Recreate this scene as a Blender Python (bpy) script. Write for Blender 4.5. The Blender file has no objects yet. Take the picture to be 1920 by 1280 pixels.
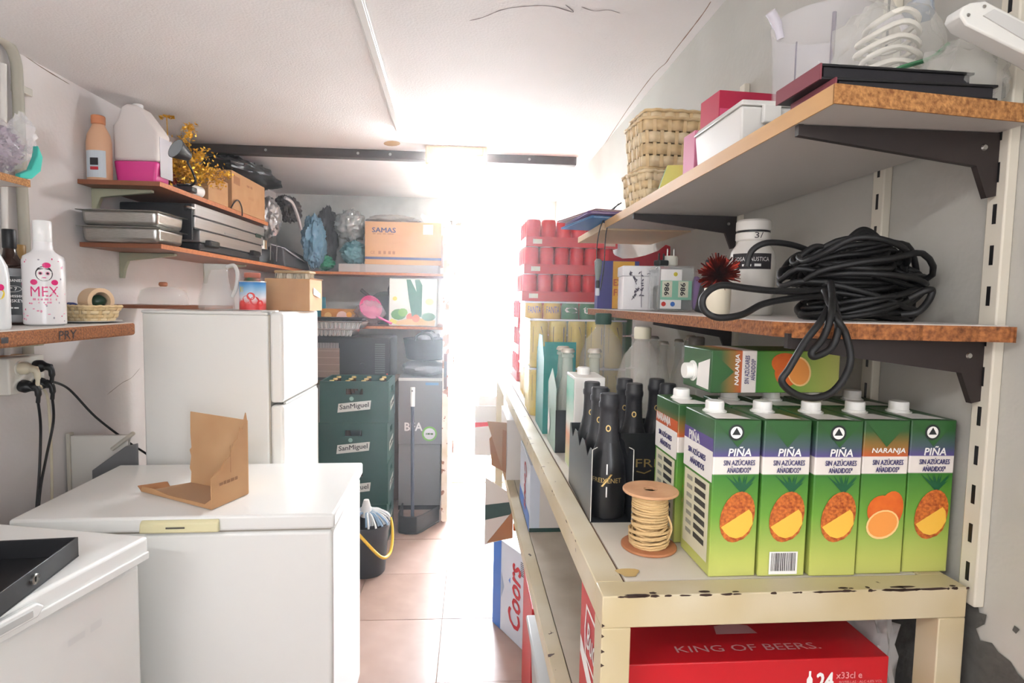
import bpy, bmesh, math, random
from mathutils import Vector, Matrix, noise

scene = bpy.context.scene
COL = scene.collection
# ------------------------------------------------------------------ camera
FPX, ZC = 1080.0, 1.475          # focal length in pixels of the 1920x1280 frame, eye height
YAW, PITCH, ROLL = math.radians(4.0), math.radians(4.0), math.radians(1.05)
fw = Vector((math.sin(YAW)*math.cos(PITCH), math.cos(YAW)*math.cos(PITCH), -math.sin(PITCH)))
rt = Vector((math.cos(YAW), -math.sin(YAW), 0)); up = rt.cross(fw)
R2 = rt*math.cos(ROLL) + up*math.sin(ROLL); U2 = up*math.cos(ROLL) - rt*math.sin(ROLL)
EYE = Vector((0, 0, ZC))
cd = bpy.data.cameras.new('camera'); cd.sensor_width = 36; cd.lens = FPX/1920*36; cd.clip_start = .02
cam = bpy.data.objects.new('camera', cd); COL.objects.link(cam)
cam.matrix_world = Matrix(((R2.x, U2.x, -fw.x, EYE.x), (R2.y, U2.y, -fw.y, EYE.y), (R2.z, U2.z, -fw.z, EYE.z), (0, 0, 0, 1)))
scene.camera = cam
# ------------------------------------------------------------------ world, lights, exposure
w = bpy.data.worlds.new('world'); scene.world = w; w.use_nodes = True
bg = w.node_tree.nodes['Background']; bg.inputs[0].default_value = (.88, .955, 1.05, 1); bg.inputs[1].default_value = 52.0
def area_light(name, loc, rot, sx, sy, power, col=(1, 1, 1), portal=False):
    l = bpy.data.lights.new(name, 'AREA'); l.shape = 'RECTANGLE'; l.size = sx; l.size_y = sy; l.energy = power; l.color = col
    l.cycles.is_portal = portal
    o = bpy.data.objects.new(name, l); COL.objects.link(o); o.location = loc; o.rotation_euler = rot
    return o
area_light('doorway_portal', (.21, 4.62, 1.03), (math.radians(-90), 0, 0), .74, 2.06, 1, portal=True)
area_light('added_window_light', (.66, -1.12, 1.5), (0, math.radians(90), 0), .96, .76, 27, (.9, .955, 1.0))  # added area light in an invented window, brightens freezer fronts and left side
scene.view_settings.view_transform = 'Standard'; scene.view_settings.look = 'None'
scene.view_settings.gamma = 1; scene.view_settings.use_curve_mapping = False
scene.view_settings.exposure = 0.74
scene.cycles.use_light_tree = False; scene.cycles.adaptive_threshold = .02; scene.cycles.max_bounces = 6; scene.cycles.diffuse_bounces = 4; scene.cycles.glossy_bounces = 3; scene.cycles.transmission_bounces = 5; scene.cycles.transparent_max_bounces = 10
scene.cycles.sample_clamp_indirect = 10; scene.cycles.caustics_reflective = False; scene.cycles.caustics_refractive = False

# ------------------------------------------------------------------ helpers
rnd = random.Random(7)
def at(x, y, X=None, Y=None, Z=None):
    """point of the place seen at photograph pixel x, y on the plane X, Y or Z"""
    r = fw + R2*((x-960)/FPX) - U2*((y-640)/FPX)
    t = X/r.x if X is not None else Y/r.y if Y is not None else (Z-ZC)/r.z
    return EYE + r*t
def lin(c):
    def f(v):
        v /= 255.0
        return v/12.92 if v <= .04045 else ((v+.055)/1.055)**2.4
    return (f(c[0]), f(c[1]), f(c[2]), 1)
MATS = {}
def mat(name, col, rough=.5, metal=0, trans=0, ior=1.45, alpha=1, var=0, vscale=30, col2=None, bump=0, bscale=120, emit=0, stretch=None, spec=None):
    if name in MATS: return MATS[name]
    m = bpy.data.materials.new(name); m.use_nodes = True; nt = m.node_tree; b = nt.nodes['Principled BSDF']
    b.inputs['Base Color'].default_value = lin(col); b.inputs['Roughness'].default_value = rough
    b.inputs['Metallic'].default_value = metal; b.inputs['Transmission Weight'].default_value = trans
    b.inputs['IOR'].default_value = ior; b.inputs['Alpha'].default_value = alpha
    if spec is not None: b.inputs['Specular IOR Level'].default_value = spec
    if emit:
        b.inputs['Emission Color'].default_value = lin(col); b.inputs['Emission Strength'].default_value = emit
    if var or bump:
        tc = nt.nodes.new('ShaderNodeTexCoord'); vec = tc.outputs['Object']
        if stretch:
            mp = nt.nodes.new('ShaderNodeMapping'); mp.inputs['Scale'].default_value = stretch
            nt.links.new(vec, mp.inputs['Vector']); vec = mp.outputs[0]
    if var:
        n = nt.nodes.new('ShaderNodeTexNoise'); n.inputs['Scale'].default_value = vscale; n.inputs['Detail'].default_value = 3
        rp = nt.nodes.new('ShaderNodeValToRGB'); rp.color_ramp.elements[0].position = .5-var/2; rp.color_ramp.elements[1].position = .5+var/2
        rp.color_ramp.elements[0].color = lin(col2 or tuple(v*.8 for v in col)); rp.color_ramp.elements[1].color = lin(col)
        nt.links.new(vec, n.inputs['Vector']); nt.links.new(n.outputs[0], rp.inputs[0]); nt.links.new(rp.outputs[0], b.inputs['Base Color'])
    if bump:
        n2 = nt.nodes.new('ShaderNodeTexNoise'); n2.inputs['Scale'].default_value = bscale; n2.inputs['Detail'].default_value = 2
        bp = nt.nodes.new('ShaderNodeBump'); bp.inputs['Strength'].default_value = bump; bp.inputs['Distance'].default_value = .004
        nt.links.new(vec, n2.inputs['Vector']); nt.links.new(n2.outputs[0], bp.inputs['Height']); nt.links.new(bp.outputs[0], b.inputs['Normal'])
    MATS[name] = m
    return m
def ramp_mat(name, stops, axis='Z', rough=.4, const=False, scale=1.0):
    """printed bands along one object axis; stops = [(coordinate, colour)]"""
    if name in MATS: return MATS[name]
    m = bpy.data.materials.new(name); m.use_nodes = True; nt = m.node_tree; b = nt.nodes['Principled BSDF']
    b.inputs['Roughness'].default_value = rough
    tc = nt.nodes.new('ShaderNodeTexCoord'); sp = nt.nodes.new('ShaderNodeSeparateXYZ'); mu = nt.nodes.new('ShaderNodeMath')
    mu.operation = 'MULTIPLY'; mu.inputs[1].default_value = scale
    rp = nt.nodes.new('ShaderNodeValToRGB'); cr = rp.color_ramp
    if const: cr.interpolation = 'CONSTANT'
    while len(cr.elements) < len(stops): cr.elements.new(.5)
    for e, (p, c) in zip(cr.elements, stops): e.position = p
    for e, (p, c) in zip(cr.elements, stops): e.color = lin(c)
    nt.links.new(tc.outputs['Object'], sp.inputs[0]); nt.links.new(sp.outputs[axis], mu.inputs[0])
    nt.links.new(mu.outputs[0], rp.inputs[0]); nt.links.new(rp.outputs[0], b.inputs['Base Color'])
    MATS[name] = m
    return m
def film(name, col, alpha, rough=.12):
    """thin clear plastic film: mostly see-through with gloss"""
    if name in MATS: return MATS[name]
    m = bpy.data.materials.new(name); m.use_nodes = True; nt = m.node_tree; b = nt.nodes['Principled BSDF']
    b.inputs['Base Color'].default_value = lin(col); b.inputs['Roughness'].default_value = rough; b.inputs['Alpha'].default_value = alpha
    MATS[name] = m
    return m

class MB:
    def __init__(s): s.V = []; s.F = []
    def add(s, V, F):
        k = len(s.V); s.V += [tuple(v) for v in V]; s.F += [tuple(i+k for i in f) for f in F]; return s
    def box(s, x0, y0, z0, x1, y1, z1):
        return s.add([(x0,y0,z0),(x1,y0,z0),(x1,y1,z0),(x0,y1,z0),(x0,y0,z1),(x1,y0,z1),(x1,y1,z1),(x0,y1,z1)],
                     [(0,3,2,1),(4,5,6,7),(0,1,5,4),(1,2,6,5),(2,3,7,6),(3,0,4,7)])
    def hexa(s, P):  # eight corners, bottom ring then top ring
        return s.add(P, [(0,3,2,1),(4,5,6,7),(0,1,5,4),(1,2,6,5),(2,3,7,6),(3,0,4,7)])
    def prism(s, poly, o, u, v, d):
        """polygon (2-D) in frame o,u,v pushed along d"""
        o, u, v, d = Vector(o), Vector(u), Vector(v), Vector(d); n = len(poly)
        A = [o+u*x+v*y for x, y in poly]; B = [p+d for p in A]
        return s.add(A+B, [tuple(range(n-1, -1, -1)), tuple(range(n, 2*n))] + [(i, (i+1) % n, n+(i+1) % n, n+i) for i in range(n)])
    def lathe(s, prof, n=20, c=(0, 0, 0), ax=None, sq=1.0):
        V = []; F = []; c = Vector(c)
        q = Vector((0, 0, 1)).rotation_difference(Vector(ax)) if ax else None
        for r, z in prof:
            for i in range(n):
                a = 2*math.pi*i/n; p = Vector((r*math.cos(a), r*math.sin(a)*sq, z))
                if q: p = q @ p
                V.append(c+p)
        m = len(prof)
        for j in range(m-1):
            for i in range(n):
                F.append((j*n+i, j*n+(i+1) % n, (j+1)*n+(i+1) % n, (j+1)*n+i))
        if prof[0][0] > 1e-6: F.append(tuple(range(n-1, -1, -1)))
        if prof[-1][0] > 1e-6: F.append(tuple((m-1)*n+i for i in range(n)))
        return s.add(V, F)
    def tube(s, pts, r, n=8, closed=False, cap=True):
        P = [Vector(p) for p in pts]; m = len(P); V = []; F = []; prev = None
        for i in range(m):
            if closed: t = P[(i+1) % m]-P[i-1]
            else: t = P[min(i+1, m-1)]-P[max(i-1, 0)]
            t = t.normalized() if t.length > 1e-9 else Vector((0, 0, 1))
            if prev is None:
                a = Vector((0, 0, 1)) if abs(t.z) < .9 else Vector((1, 0, 0)); prev = t.cross(a).normalized()
            nrm = prev - t*prev.dot(t)
            nrm = nrm.normalized() if nrm.length > 1e-6 else t.orthogonal().normalized()
            prev = nrm; bn = t.cross(nrm); rr = r[i] if isinstance(r, (list, tuple)) else r
            for k in range(n):
                a = 2*math.pi*k/n; V.append(P[i]+nrm*(rr*math.cos(a))+bn*(rr*math.sin(a)))
        for i in range(m if closed else m-1):
            j = (i+1) % m
            for k in range(n): F.append((i*n+k, i*n+(k+1) % n, j*n+(k+1) % n, j*n+k))
        if cap and not closed: F += [tuple(range(n-1, -1, -1)), tuple((m-1)*n+k for k in range(n))]
        return s.add(V, F)
    def grid(s, nu, nv, fn, wrap=False):
        V = [fn(i/(nu-1) if not wrap else i/nu, j/(nv-1)) for j in range(nv) for i in range(nu)]; F = []
        for j in range(nv-1):
            for i in range(nu if wrap else nu-1):
                F.append((j*nu+i, j*nu+(i+1) % nu, (j+1)*nu+(i+1) % nu, (j+1)*nu+i))
        return s.add(V, F)
def smooth_path(pts, k=6, closed=False):
    P = [Vector(p) for p in pts]; n = len(P); out = []
    for i in range(n if closed else n-1):
        if closed: a, b, c, d = P[i-1], P[i], P[(i+1) % n], P[(i+2) % n]
        else: a, b, c, d = P[max(i-1, 0)], P[i], P[i+1], P[min(i+2, n-1)]
        for j in range(k):
            t = j/k
            out.append(.5*((2*b)+(c-a)*t+(2*a-5*b+4*c-d)*t*t+(3*b-a-3*c+d)*t**3))
    if not closed: out.append(P[-1])
    return out
def link(name, me, parent=None, loc=None, rz=0):
    o = bpy.data.objects.new(name, me); COL.objects.link(o)
    if parent is not None: o.parent = parent
    if loc is not None: o.location = loc
    if rz: o.rotation_euler.z = rz
    return o
def part(name, mb, m, parent=None, bev=0, smooth=0, label=None, loc=None, rz=0, seg=2, solid=0):
    me = bpy.data.meshes.new(name); me.from_pydata(mb.V, [], mb.F); me.update()
    bm = bmesh.new(); bm.from_mesh(me); bmesh.ops.recalc_face_normals(bm, faces=bm.faces); bm.to_mesh(me); bm.free()
    me.materials.append(m)
    if smooth or bev:
        for p in me.polygons: p.use_smooth = True
        me.set_sharp_from_angle(angle=math.radians(smooth or 35))
    o = link(name, me, parent, loc, rz)
    if solid:
        s = o.modifiers.new('solid', 'SOLIDIFY'); s.thickness = solid; s.offset = 0
    if bev:
        b = o.modifiers.new('bevel', 'BEVEL'); b.width = bev; b.segments = seg; b.limit_method = 'ANGLE'; b.angle_limit = math.radians(40); b.harden_normals = False
    if label: o['label'] = label
    return o
def box(name, x0, y0, z0, x1, y1, z1, m, parent=None, bev=0, **k):
    return part(name, MB().box(x0, y0, z0, x1, y1, z1), m, parent, bev, **k)
def tag(o, label, cat, group=None, kind=None):
    o['label'] = label; o['category'] = cat
    if group: o['group'] = group
    if kind: o['kind'] = kind
    return o
def thing(name, label, cat, loc=(0, 0, 0), rz=0, group=None, rot=None):
    o = bpy.data.objects.new(name, None); COL.objects.link(o); o.location = loc; o.rotation_euler = rot or (0, 0, rz); o.empty_display_size = .05
    return tag(o, label, cat, group)
def struct(name, mb, m, parent=None, bev=0, smooth=0):
    o = part(name, mb, m, parent, bev, smooth)
    if parent is None: o['kind'] = 'structure'
    return o
def dup(root, loc=None, rz=None, label=None):
    def cp(o, par):
        c = o.copy(); COL.objects.link(c); c.parent = par
        for ch in list(o.children): cp(ch, c)
        return c
    r = cp(root, None)
    if loc is not None: r.location = loc
    if rz is not None: r.rotation_euler.z = rz
    if label: r['label'] = label
    return r
_TX = {}
def glyphs(s, bold=0, shear=0):
    k = (s, bold, shear)
    if s[0] == '~' and k not in _TX:      # print too small to read: a row of word-shaped marks
        q = random.Random(s); V = []; F = []; x = 0
        for _ in range(int(s[1:])):
            ww = q.uniform(.5, 1.6); F.append(tuple(range(len(V), len(V)+4))); h = q.uniform(.7, 1); V += [(x, 0, 0), (x+ww, 0, 0), (x+ww, h, 0), (x, h, 0)]; x += ww+.3
        _TX[k] = (V, F)
    if k not in _TX:
        c = bpy.data.curves.new('t', 'FONT'); c.body = s; c.size = 1; c.offset = bold; c.shear = shear; c.resolution_u = 2
        o = bpy.data.objects.new('t', c)
        me = o.to_mesh()
        V = [tuple(v.co) for v in me.vertices]; F = [tuple(p.vertices) for p in me.polygons]
        o.to_mesh_clear(); bpy.data.objects.remove(o); bpy.data.curves.remove(c)
        _TX[k] = (V, F)
    return _TX[k]
def text(s, parent, o, u, v, w, h, m, bold=.012, shear=0, name='lettering', lift=.0006, fn=None):
    """lettering s in a w x h box centred at o on the plane u, v"""
    V, F = glyphs(s, 0, shear)
    n0 = len(V)
    if bold and not fn:
        n0 = len(V); sh = ((0, 0), (bold*1.3, 0), (-bold*1.3, 0), (0, bold), (0, -bold))
        V, F = [(p[0]+dx, p[1]+dy, 0) for dx, dy in sh for p in V], [tuple(i+k*n0 for i in f) for k in range(5) for f in F]
    xs = [p[0] for p in V]; ys = [p[1] for p in V]; x0, x1, y0, y1 = min(xs), max(xs), min(ys), max(ys)
    o, u, v = Vector(o), Vector(u).normalized(), Vector(v).normalized(); n = u.cross(v)
    Q = []
    for k_, p in enumerate(V):
        a = ((p[0]-x0)/(x1-x0)-.5)*w; b = ((p[1]-y0)/(y1-y0)-.5)*h
        Q.append(fn(a, b) if fn else o+u*a+v*b+n*(lift+.00015*(k_//n0)))
    me = bpy.data.meshes.new(name); me.from_pydata([tuple(q) for q in Q], [], F); me.materials.append(m)
    return link(name, me, parent)
def flat(name, parent, poly, o, u, v, m, lift=.0005, fn=None, t=0):
    o, u, v = Vector(o), Vector(u).normalized(), Vector(v).normalized(); n = u.cross(v)
    b = MB()
    if t: b.prism(poly, o+n*lift, u, v, n*t)
    else: b.add([fn(x, y) if fn else o+u*x+v*y+n*lift for x, y in poly], [tuple(range(len(poly)))])
    return part(name, b, m, parent)
def rect(w, h, x=0, y=0): return [(x-w/2, y-h/2), (x+w/2, y-h/2), (x+w/2, y+h/2), (x-w/2, y+h/2)]
def ell(rx, ry, x=0, y=0, n=20, a=0):
    ca, sa = math.cos(a), math.sin(a)
    return [(x+rx*math.cos(t)*ca-ry*math.sin(t)*sa, y+rx*math.cos(t)*sa+ry*math.sin(t)*ca) for t in [2*math.pi*i/n for i in range(n)]]
def blob(name, c, r, m, parent=None, amp=.25, freq=3.0, seed=0, nu=40, nv=26, flatz=None, pw=1.0, sm=60):
    """crumpled closed skin: ellipsoid pushed about by ridged noise"""
    b = MB(); c = Vector(c); off = Vector((seed*7.3, seed*3.1, seed*1.7))
    def fn(u, v):
        a = 2*math.pi*u; e = math.pi*(v-.5); ce = math.cos(e)
        ce = math.copysign(abs(ce)**pw, ce); d = Vector((ce*math.cos(a), ce*math.sin(a), math.copysign(abs(math.sin(e))**pw, math.sin(e))))
        k = 1+amp*(noise.noise(d*freq+off)+.5*abs(noise.noise(d*freq*2.3+off))*2-.5+.35*noise.noise(d*freq*5+off))
        p = Vector((c.x+d.x*r[0]*k, c.y+d.y*r[1]*k, c.z+d.z*r[2]*k))
        if flatz is not None and p.z < flatz: p.z = flatz+(p.z-flatz)*.03
        return p
    b.grid(nu, nv, fn, wrap=True)
    return part(name, b, m, parent, smooth=sm)
XA, YA, ZA = Vector((1, 0, 0)), Vector((0, 1, 0)), Vector((0, 0, 1))
# ------------------------------------------------------------------ common materials
WHITE = mat('white_enamel', (240, 240, 238), .28)
CREAM = mat('cream_enamel', (226, 220, 198), .35)
PLASTER = mat('wall_plaster', (236, 230, 228), .8, var=.5, vscale=6, col2=(226, 219, 216), bump=.25, bscale=60)
CEILM = mat('ceiling_plaster', (246, 242, 241), .85, var=.6, vscale=5, col2=(238, 234, 232), bump=.35, bscale=140)
CHIP = mat('chipboard_edge', (176, 112, 62), .8, var=.45, vscale=170, col2=(98, 56, 30), bump=.5, bscale=250)
CHIPL = mat('chipboard_edge_pale', (196, 142, 84), .8, var=.4, vscale=200, col2=(130, 82, 44), bump=.5, bscale=250)
LAMIN = mat('shelf_laminate', (206, 200, 194), .45)
OAK = mat('oak_edge_band', (208, 164, 106), .5, var=.6, vscale=40, col2=(188, 142, 88), stretch=(1, .08, 1))
BROWNV = mat('brown_shelf_veneer', (150, 92, 60), .5, var=.6, vscale=30, col2=(128, 74, 48), stretch=(.15, 1, 1))
BLACK = mat('black_plastic', (22, 22, 24), .4)
BLACKM = mat('black_metal', (44, 36, 34), .5)
STEEL = mat('stainless_steel', (196, 196, 192), .28, 1, var=.5, vscale=40, col2=(168, 168, 164), stretch=(1, 1, 12))
CARD = mat('brown_cardboard', (196, 152, 108), .75, var=.5, vscale=12, col2=(184, 138, 94))
CARDD = mat('brown_cardboard_dark', (164, 116, 78), .8)
KRAFT = mat('kraft_inside', (182, 146, 112), .85)
INKD = mat('dark_ink', (40, 36, 40), .6)
INKW = mat('white_ink', (244, 242, 238), .5)
GLASS = mat('clear_glass', (250, 252, 250), .03, trans=1, ior=1.4)
RUBBER = mat('black_rubber', (16, 16, 17), .48)
RUST = mat('rust', (92, 52, 30), .9, var=.6, vscale=60, col2=(48, 30, 22))
GALV = mat('grey_paint_pipe', (176, 172, 158), .5)
def painted(name, col, rustc, th, sc, rough=.4):
    """old enamel with chips of its own shape showing rust"""
    m = mat(name, col, rough); nt = m.node_tree; b = nt.nodes['Principled BSDF']
    tc = nt.nodes.new('ShaderNodeTexCoord'); n = nt.nodes.new('ShaderNodeTexNoise'); n.inputs['Scale'].default_value = sc; n.inputs['Detail'].default_value = 6
    n2 = nt.nodes.new('ShaderNodeTexNoise'); n2.inputs['Scale'].default_value = 7
    rp = nt.nodes.new('ShaderNodeValToRGB'); rp.color_ramp.elements[0].position = th; rp.color_ramp.elements[1].position = th+.015
    rp.color_ramp.elements[0].color = (0, 0, 0, 1); rp.color_ramp.elements[1].color = (1, 1, 1, 1)
    r2 = nt.nodes.new('ShaderNodeValToRGB'); r2.color_ramp.elements[0].position = .35; r2.color_ramp.elements[1].position = .65
    r2.color_ramp.elements[0].color = lin(tuple(v*f for v, f in zip(col, (.93, .9, .82)))); r2.color_ramp.elements[1].color = lin(col)
    mx = nt.nodes.new('ShaderNodeMix'); mx.data_type = 'RGBA'; mx.inputs[7].default_value = lin(rustc)
    nt.links.new(tc.outputs['Object'], n.inputs['Vector']); nt.links.new(tc.outputs['Object'], n2.inputs['Vector'])
    nt.links.new(n.outputs[0], rp.inputs[0]); nt.links.new(n2.outputs[0], r2.inputs[0])
    nt.links.new(rp.outputs[0], mx.inputs[0]); nt.links.new(r2.outputs[0], mx.inputs[6]); nt.links.new(mx.outputs[2], b.inputs['Base Color'])
    return m
CHIPPED = painted('chipped_cream_paint', (206, 194, 166), (70, 44, 30), .70, 34)
DOORPAINT = painted('rusty_white_paint', (226, 216, 204), (140, 92, 66), .56, 16, .6)

XL, XR, YB, YN, ZT = -1.52, .65, 4.62, -1.6, 2.27      # room: left, right, back, near, ceiling
# ------------------------------------------------------------------ room shell
def tile_floor():
    TS, TG = (.42, .45), .004
    sub = struct('floor', MB().box(XL-.1, YN-.1, -.06, XR+.1, YB+.12, -.006), mat('grout', (150, 128, 112), .9))
    tm = [mat('floor_tile_%d' % i, c, .32, var=.7, vscale=9, col2=c2, bump=.06, bscale=30) for i, (c, c2) in enumerate(
        (((166, 140, 128), (142, 116, 104)), ((170, 146, 136), (150, 124, 112)), ((160, 132, 120), (138, 110, 98))))]
    me = []
    for m in tm:
        b = MB().box(TG/2, TG/2, -.006, TS[0]-TG/2, TS[1]-TG/2, 0); x = bpy.data.meshes.new('tile'); x.from_pydata(b.V, [], b.F); x.materials.append(m); me.append(x)
    i0 = math.floor((XL+.12)/TS[0])-1; r = random.Random(3)
    for i in range(i0, 3):
        for j in range(-9, 6):
            x, y = -.12+i*TS[0], 2.14+j*TS[1]
            if x > XR or x+TS[0] < XL or y > YB or y+TS[1] < YN: continue
            o = link('tile', r.choice(me), sub, (x, y, r.uniform(-.0008, .0006)))
tile_floor()
struct('ceiling', MB().box(XL-.12, YN-.1, ZT, XR+.12, YB+.12, ZT+.1), CEILM)
struct('wall_left', MB().box(XL-.12, YN-.1, 0, XL, YB+.12, ZT), PLASTER)
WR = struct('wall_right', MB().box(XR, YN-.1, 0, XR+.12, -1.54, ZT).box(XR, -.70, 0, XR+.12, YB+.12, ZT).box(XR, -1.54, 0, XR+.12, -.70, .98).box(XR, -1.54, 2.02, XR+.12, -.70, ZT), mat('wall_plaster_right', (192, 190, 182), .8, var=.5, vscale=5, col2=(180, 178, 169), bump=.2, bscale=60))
struct('wall_near', MB().box(XL, YN-.12, 0, XR, YN, ZT), PLASTER)
wn = struct('added_window_1', MB().box(XR+.03, -1.54, .98, XR+.08, -1.50, 2.02).box(XR+.03, -.74, .98, XR+.08, -.70, 2.02).box(XR+.03, -1.50, .98, XR+.08, -.74, 1.02).box(XR+.03, -1.50, 1.98, XR+.08, -.74, 2.02).box(XR+.035, -1.14, 1.02, XR+.075, -1.10, 1.98), WHITE)  # unseen window, added as a frame for the light on the left side
for y0, y1 in ((-1.50, -1.14), (-1.10, -.74)): box('pane', XR+.052, y0, 1.02, XR+.058, y1, 1.98, mat('frosted_pane', (226, 232, 236), .6), wn)
DX0, DX1, DH = -.155, .58, 2.06
WB = struct('wall_back', MB().box(XL, YB, 0, DX0-.05, YB+.12, ZT).box(DX1+.04, YB, 0, XR, YB+.12, ZT).box(DX0-.05, YB, DH+.04, DX1+.04, YB+.12, ZT),
            mat('back_wall_plaster', (214, 214, 208), .7, var=.4, vscale=4))
# open rusty metal door leaf seen on edge, with frame, and the yard outside
d1 = struct('door_1', MB().box(DX0-.05, YB-.01, 0, DX0-.012, YB+.13, DH+.04).box(DX1+.002, YB-.01, 0, DX1+.04, YB+.13, DH+.04).box(DX0-.05, YB-.01, DH+.002, DX1+.04, YB+.13, DH+.04), DOORPAINT)
lf = box('door_leaf', -.187, 3.715, .02, -.147, 4.56, 1.975, DOORPAINT, d1, .003)
box('lock_plate', -.178, 3.710, .90, -.156, 3.716, 1.13, RUST, lf)
box('latch_slot', -.174, 3.7085, .98, -.160, 3.712, 1.08, BLACK, lf)
for z in (.3, 1.0, 1.7):
    part('hinge', MB().lathe([(.012, -.05), (.012, .05)], 10, (-.146, 4.585, z)), RUST, d1)
struct('threshold', MB().box(DX0-.02, YB-.03, -.006, DX1+.01, YB+.16, .012), mat('threshold_stone', (206, 190, 172), .7), None)['kind'] = 'structure'
struct('ground', MB().box(-4, YB+.12, -.1, 6, 14, -.01), mat('yard_paving', (224, 220, 212), .8, var=.5, vscale=4))
gt = thing('yard_gate', 'white metal gate standing open in the bright yard beyond the doorway', 'gate', (-.06, 5.0, 0))
GW = mat('gate_paint', (240, 238, 232), .5)
box('gate_post', -.02, -.02, -.01, .02, .02, 2.3, mat('gate_post_grey', (150, 146, 148), .5), gt, .003)
box('rail', .02, -.012, .0, 1.1, .012, .05, GW, gt, .003); box('rail', .02, -.012, 2.15, 1.1, .012, 2.2, GW, gt, .003)
for i in range(9): box('picket', .10+i*.115, -.008, .05, .12+i*.115, .008, 2.15, GW, gt)
part('brace', MB().tube([(-.03, -.02, .62), (.12, .03, .44)], .03, 4), GW, gt)
# paint damage low on the right wall
pts = [(1782, 1280), (1788, 1235), (1795, 1190), (1780, 1168), (1800, 1150), (1812, 1128), (1832, 1126), (1836, 1148), (1850, 1152), (1846, 1170), (1830, 1178), (1838, 1200), (1860, 1205), (1872, 1222), (1895, 1240), (1908, 1262), (1935, 1290), (1935, 1500), (1780, 1500)]
cem = mat('bare_cement', (96, 94, 88), .95, var=.5, vscale=40, col2=(72, 70, 66), bump=.4, bscale=80)
def on_wall(name, P, m, X=XR, lift=.0015, parent=None):
    return part(name, MB().add([at(x, y, X=X-lift) for x, y in P], [tuple(range(len(P)))]), m, parent)
on_wall('bare_patch', pts, cem, parent=WR)
on_wall('bare_patch', [(1672, 1120), (1722, 1112), (1716, 1290), (1640, 1290), (1640, 1180)], cem, parent=WR)
for P in ([(1795, 1135), (1806, 1140), (1802, 1150), (1793, 1147)], [(1902, 1172), (1912, 1180), (1905, 1188), (1898, 1181)]):
    on_wall('paint_chip', P, cem, parent=WR)
# cracks where right wall meets the ceiling, and the wavy ceiling crack
CR = mat('crack_dark', (150, 122, 104), .9)
def strip_on(name, P, wd, m, plane, parent):
    b = MB(); Q = smooth_path([at(x, y, **plane) for x, y in P], 5); n = len(Q)
    nrm = Vector((0, 0, -1)) if 'Z' in plane else Vector((-1, 0, 0)) if plane['X'] > 0 else Vector((1, 0, 0))
    V = []
    for i, q in enumerate(Q):
        t = (Q[min(i+1, n-1)]-Q[max(i-1, 0)]).normalized(); s = t.cross(nrm)*wd*(.35+.65*abs(noise.noise(q*23)))*(.3 if i in (0, n-1) else 1)
        V += [q+s+nrm*.001, q-s+nrm*.001]
    b.add(V, [(2*i, 2*i+1, 2*i+3, 2*i+2) for i in range(n-1)])
    return part(name, b, m, parent)
CE = bpy.data.objects['ceiling']
strip_on('crack', [(880, 38), (905, 32), (940, 18), (975, 12), (1010, 10), (1040, 12), (1075, 22), (1060, 8)], .0035, mat('crack_ink', (120, 108, 104), .9), dict(Z=ZT), CE)
strip_on('crack', [(1090, 12), (1115, 20), (1140, 18), (1163, 24)], .003, MATS['crack_ink'], dict(Z=ZT), CE)
strip_on('crack', [(1333, 2), (1318, 25), (1290, 62), (1262, 98), (1248, 118), (1236, 128), (1215, 152), (1180, 200), (1150, 245), (1118, 294)], .003, CR, dict(Z=ZT), CE)
part('stain', MB().add([at(735+16*math.cos(a), 269+5*math.sin(a), Z=ZT-.001) for a in [i*.524 for i in range(12)]], [tuple(range(12))]), mat('stain_brown', (176, 140, 96), .9), CE)
strip_on('crack', [(40, 100), (62, 116), (90, 134), (130, 158)], .003, mat('crack_brown', (120, 96, 78), .9), dict(X=XL), bpy.data.objects['wall_left'])
strip_on('crack', [(200, 740), (228, 718), (246, 708), (262, 690)], .002, MATS['crack_brown'], dict(X=XL), bpy.data.objects['wall_left'])
# dark beam strip across the ceiling, trunking, pipe
bm_ = box('trim_1', -1.52, 3.19, ZT-.045, .56, 3.245, ZT, mat('dark_beam', (74, 62, 56), .7, var=.5, vscale=20), None, .004); bm_['kind'] = 'structure'
for x in (-1.1, -.62, -.45, .3): part('screw', MB().lathe([(.008, 0), (.006, .004)], 8, (x, 3.189, ZT-.022), ax=(0, -1, 0)), STEEL, bm_)
a, b = at(672, 0, Z=ZT-.014), at(748, 245, Z=ZT-.014); d = (b-a).normalized(); a = a-d*1.6
tr = thing('cable_trunking', 'white plastic cable trunking running along the ceiling', 'trunking', a, math.atan2(d.y, d.x))
L = (b-a).length
box('channel', 0, -.016, -.002, L, .016, .0135, mat('trunking_white', (244, 243, 240), .35), tr, .002)
box('lid', 0, -.0115, -.006, L, .0115, -.001, MATS['trunking_white'], tr, .002)
pp = thing('conduit_pipe', 'grey painted conduit pipe running down the left wall', 'pipe', (XL, 0, 0))
Q = [at(-45, 40, X=XL+.022), at(-15, 62, X=XL+.022), at(12, 80, X=XL+.022), at(28, 110, X=XL+.022), at(33, 160, X=XL+.022), at(40, 330, X=XL+.022), at(46, 450, X=XL+.022), at(53, 668, X=XL+.022)]
Q = [q-Vector((XL, 0, 0)) for q in Q]
part('tube', MB().tube(smooth_path(Q, 8), .016, 10), GALV, pp, smooth=50)
for q in (at(32, 170, X=XL), at(44, 520, X=XL)):
    y, z = q.y, q.z; box('clip', .0, y-.03, z-.012, .036, y+.02, z+.012, mat('pipe_clip', (206, 202, 190), .5), pp, .003)
pp = thing('thin_conduit', 'thin white conduit beside the grey pipe on the left wall', 'pipe', (XL, 0, 0))
Q = [at(x, y, X=XL+.012)-Vector((XL, 0, 0)) for x, y in ((6, 120), (8, 330), (14, 700))]
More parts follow.
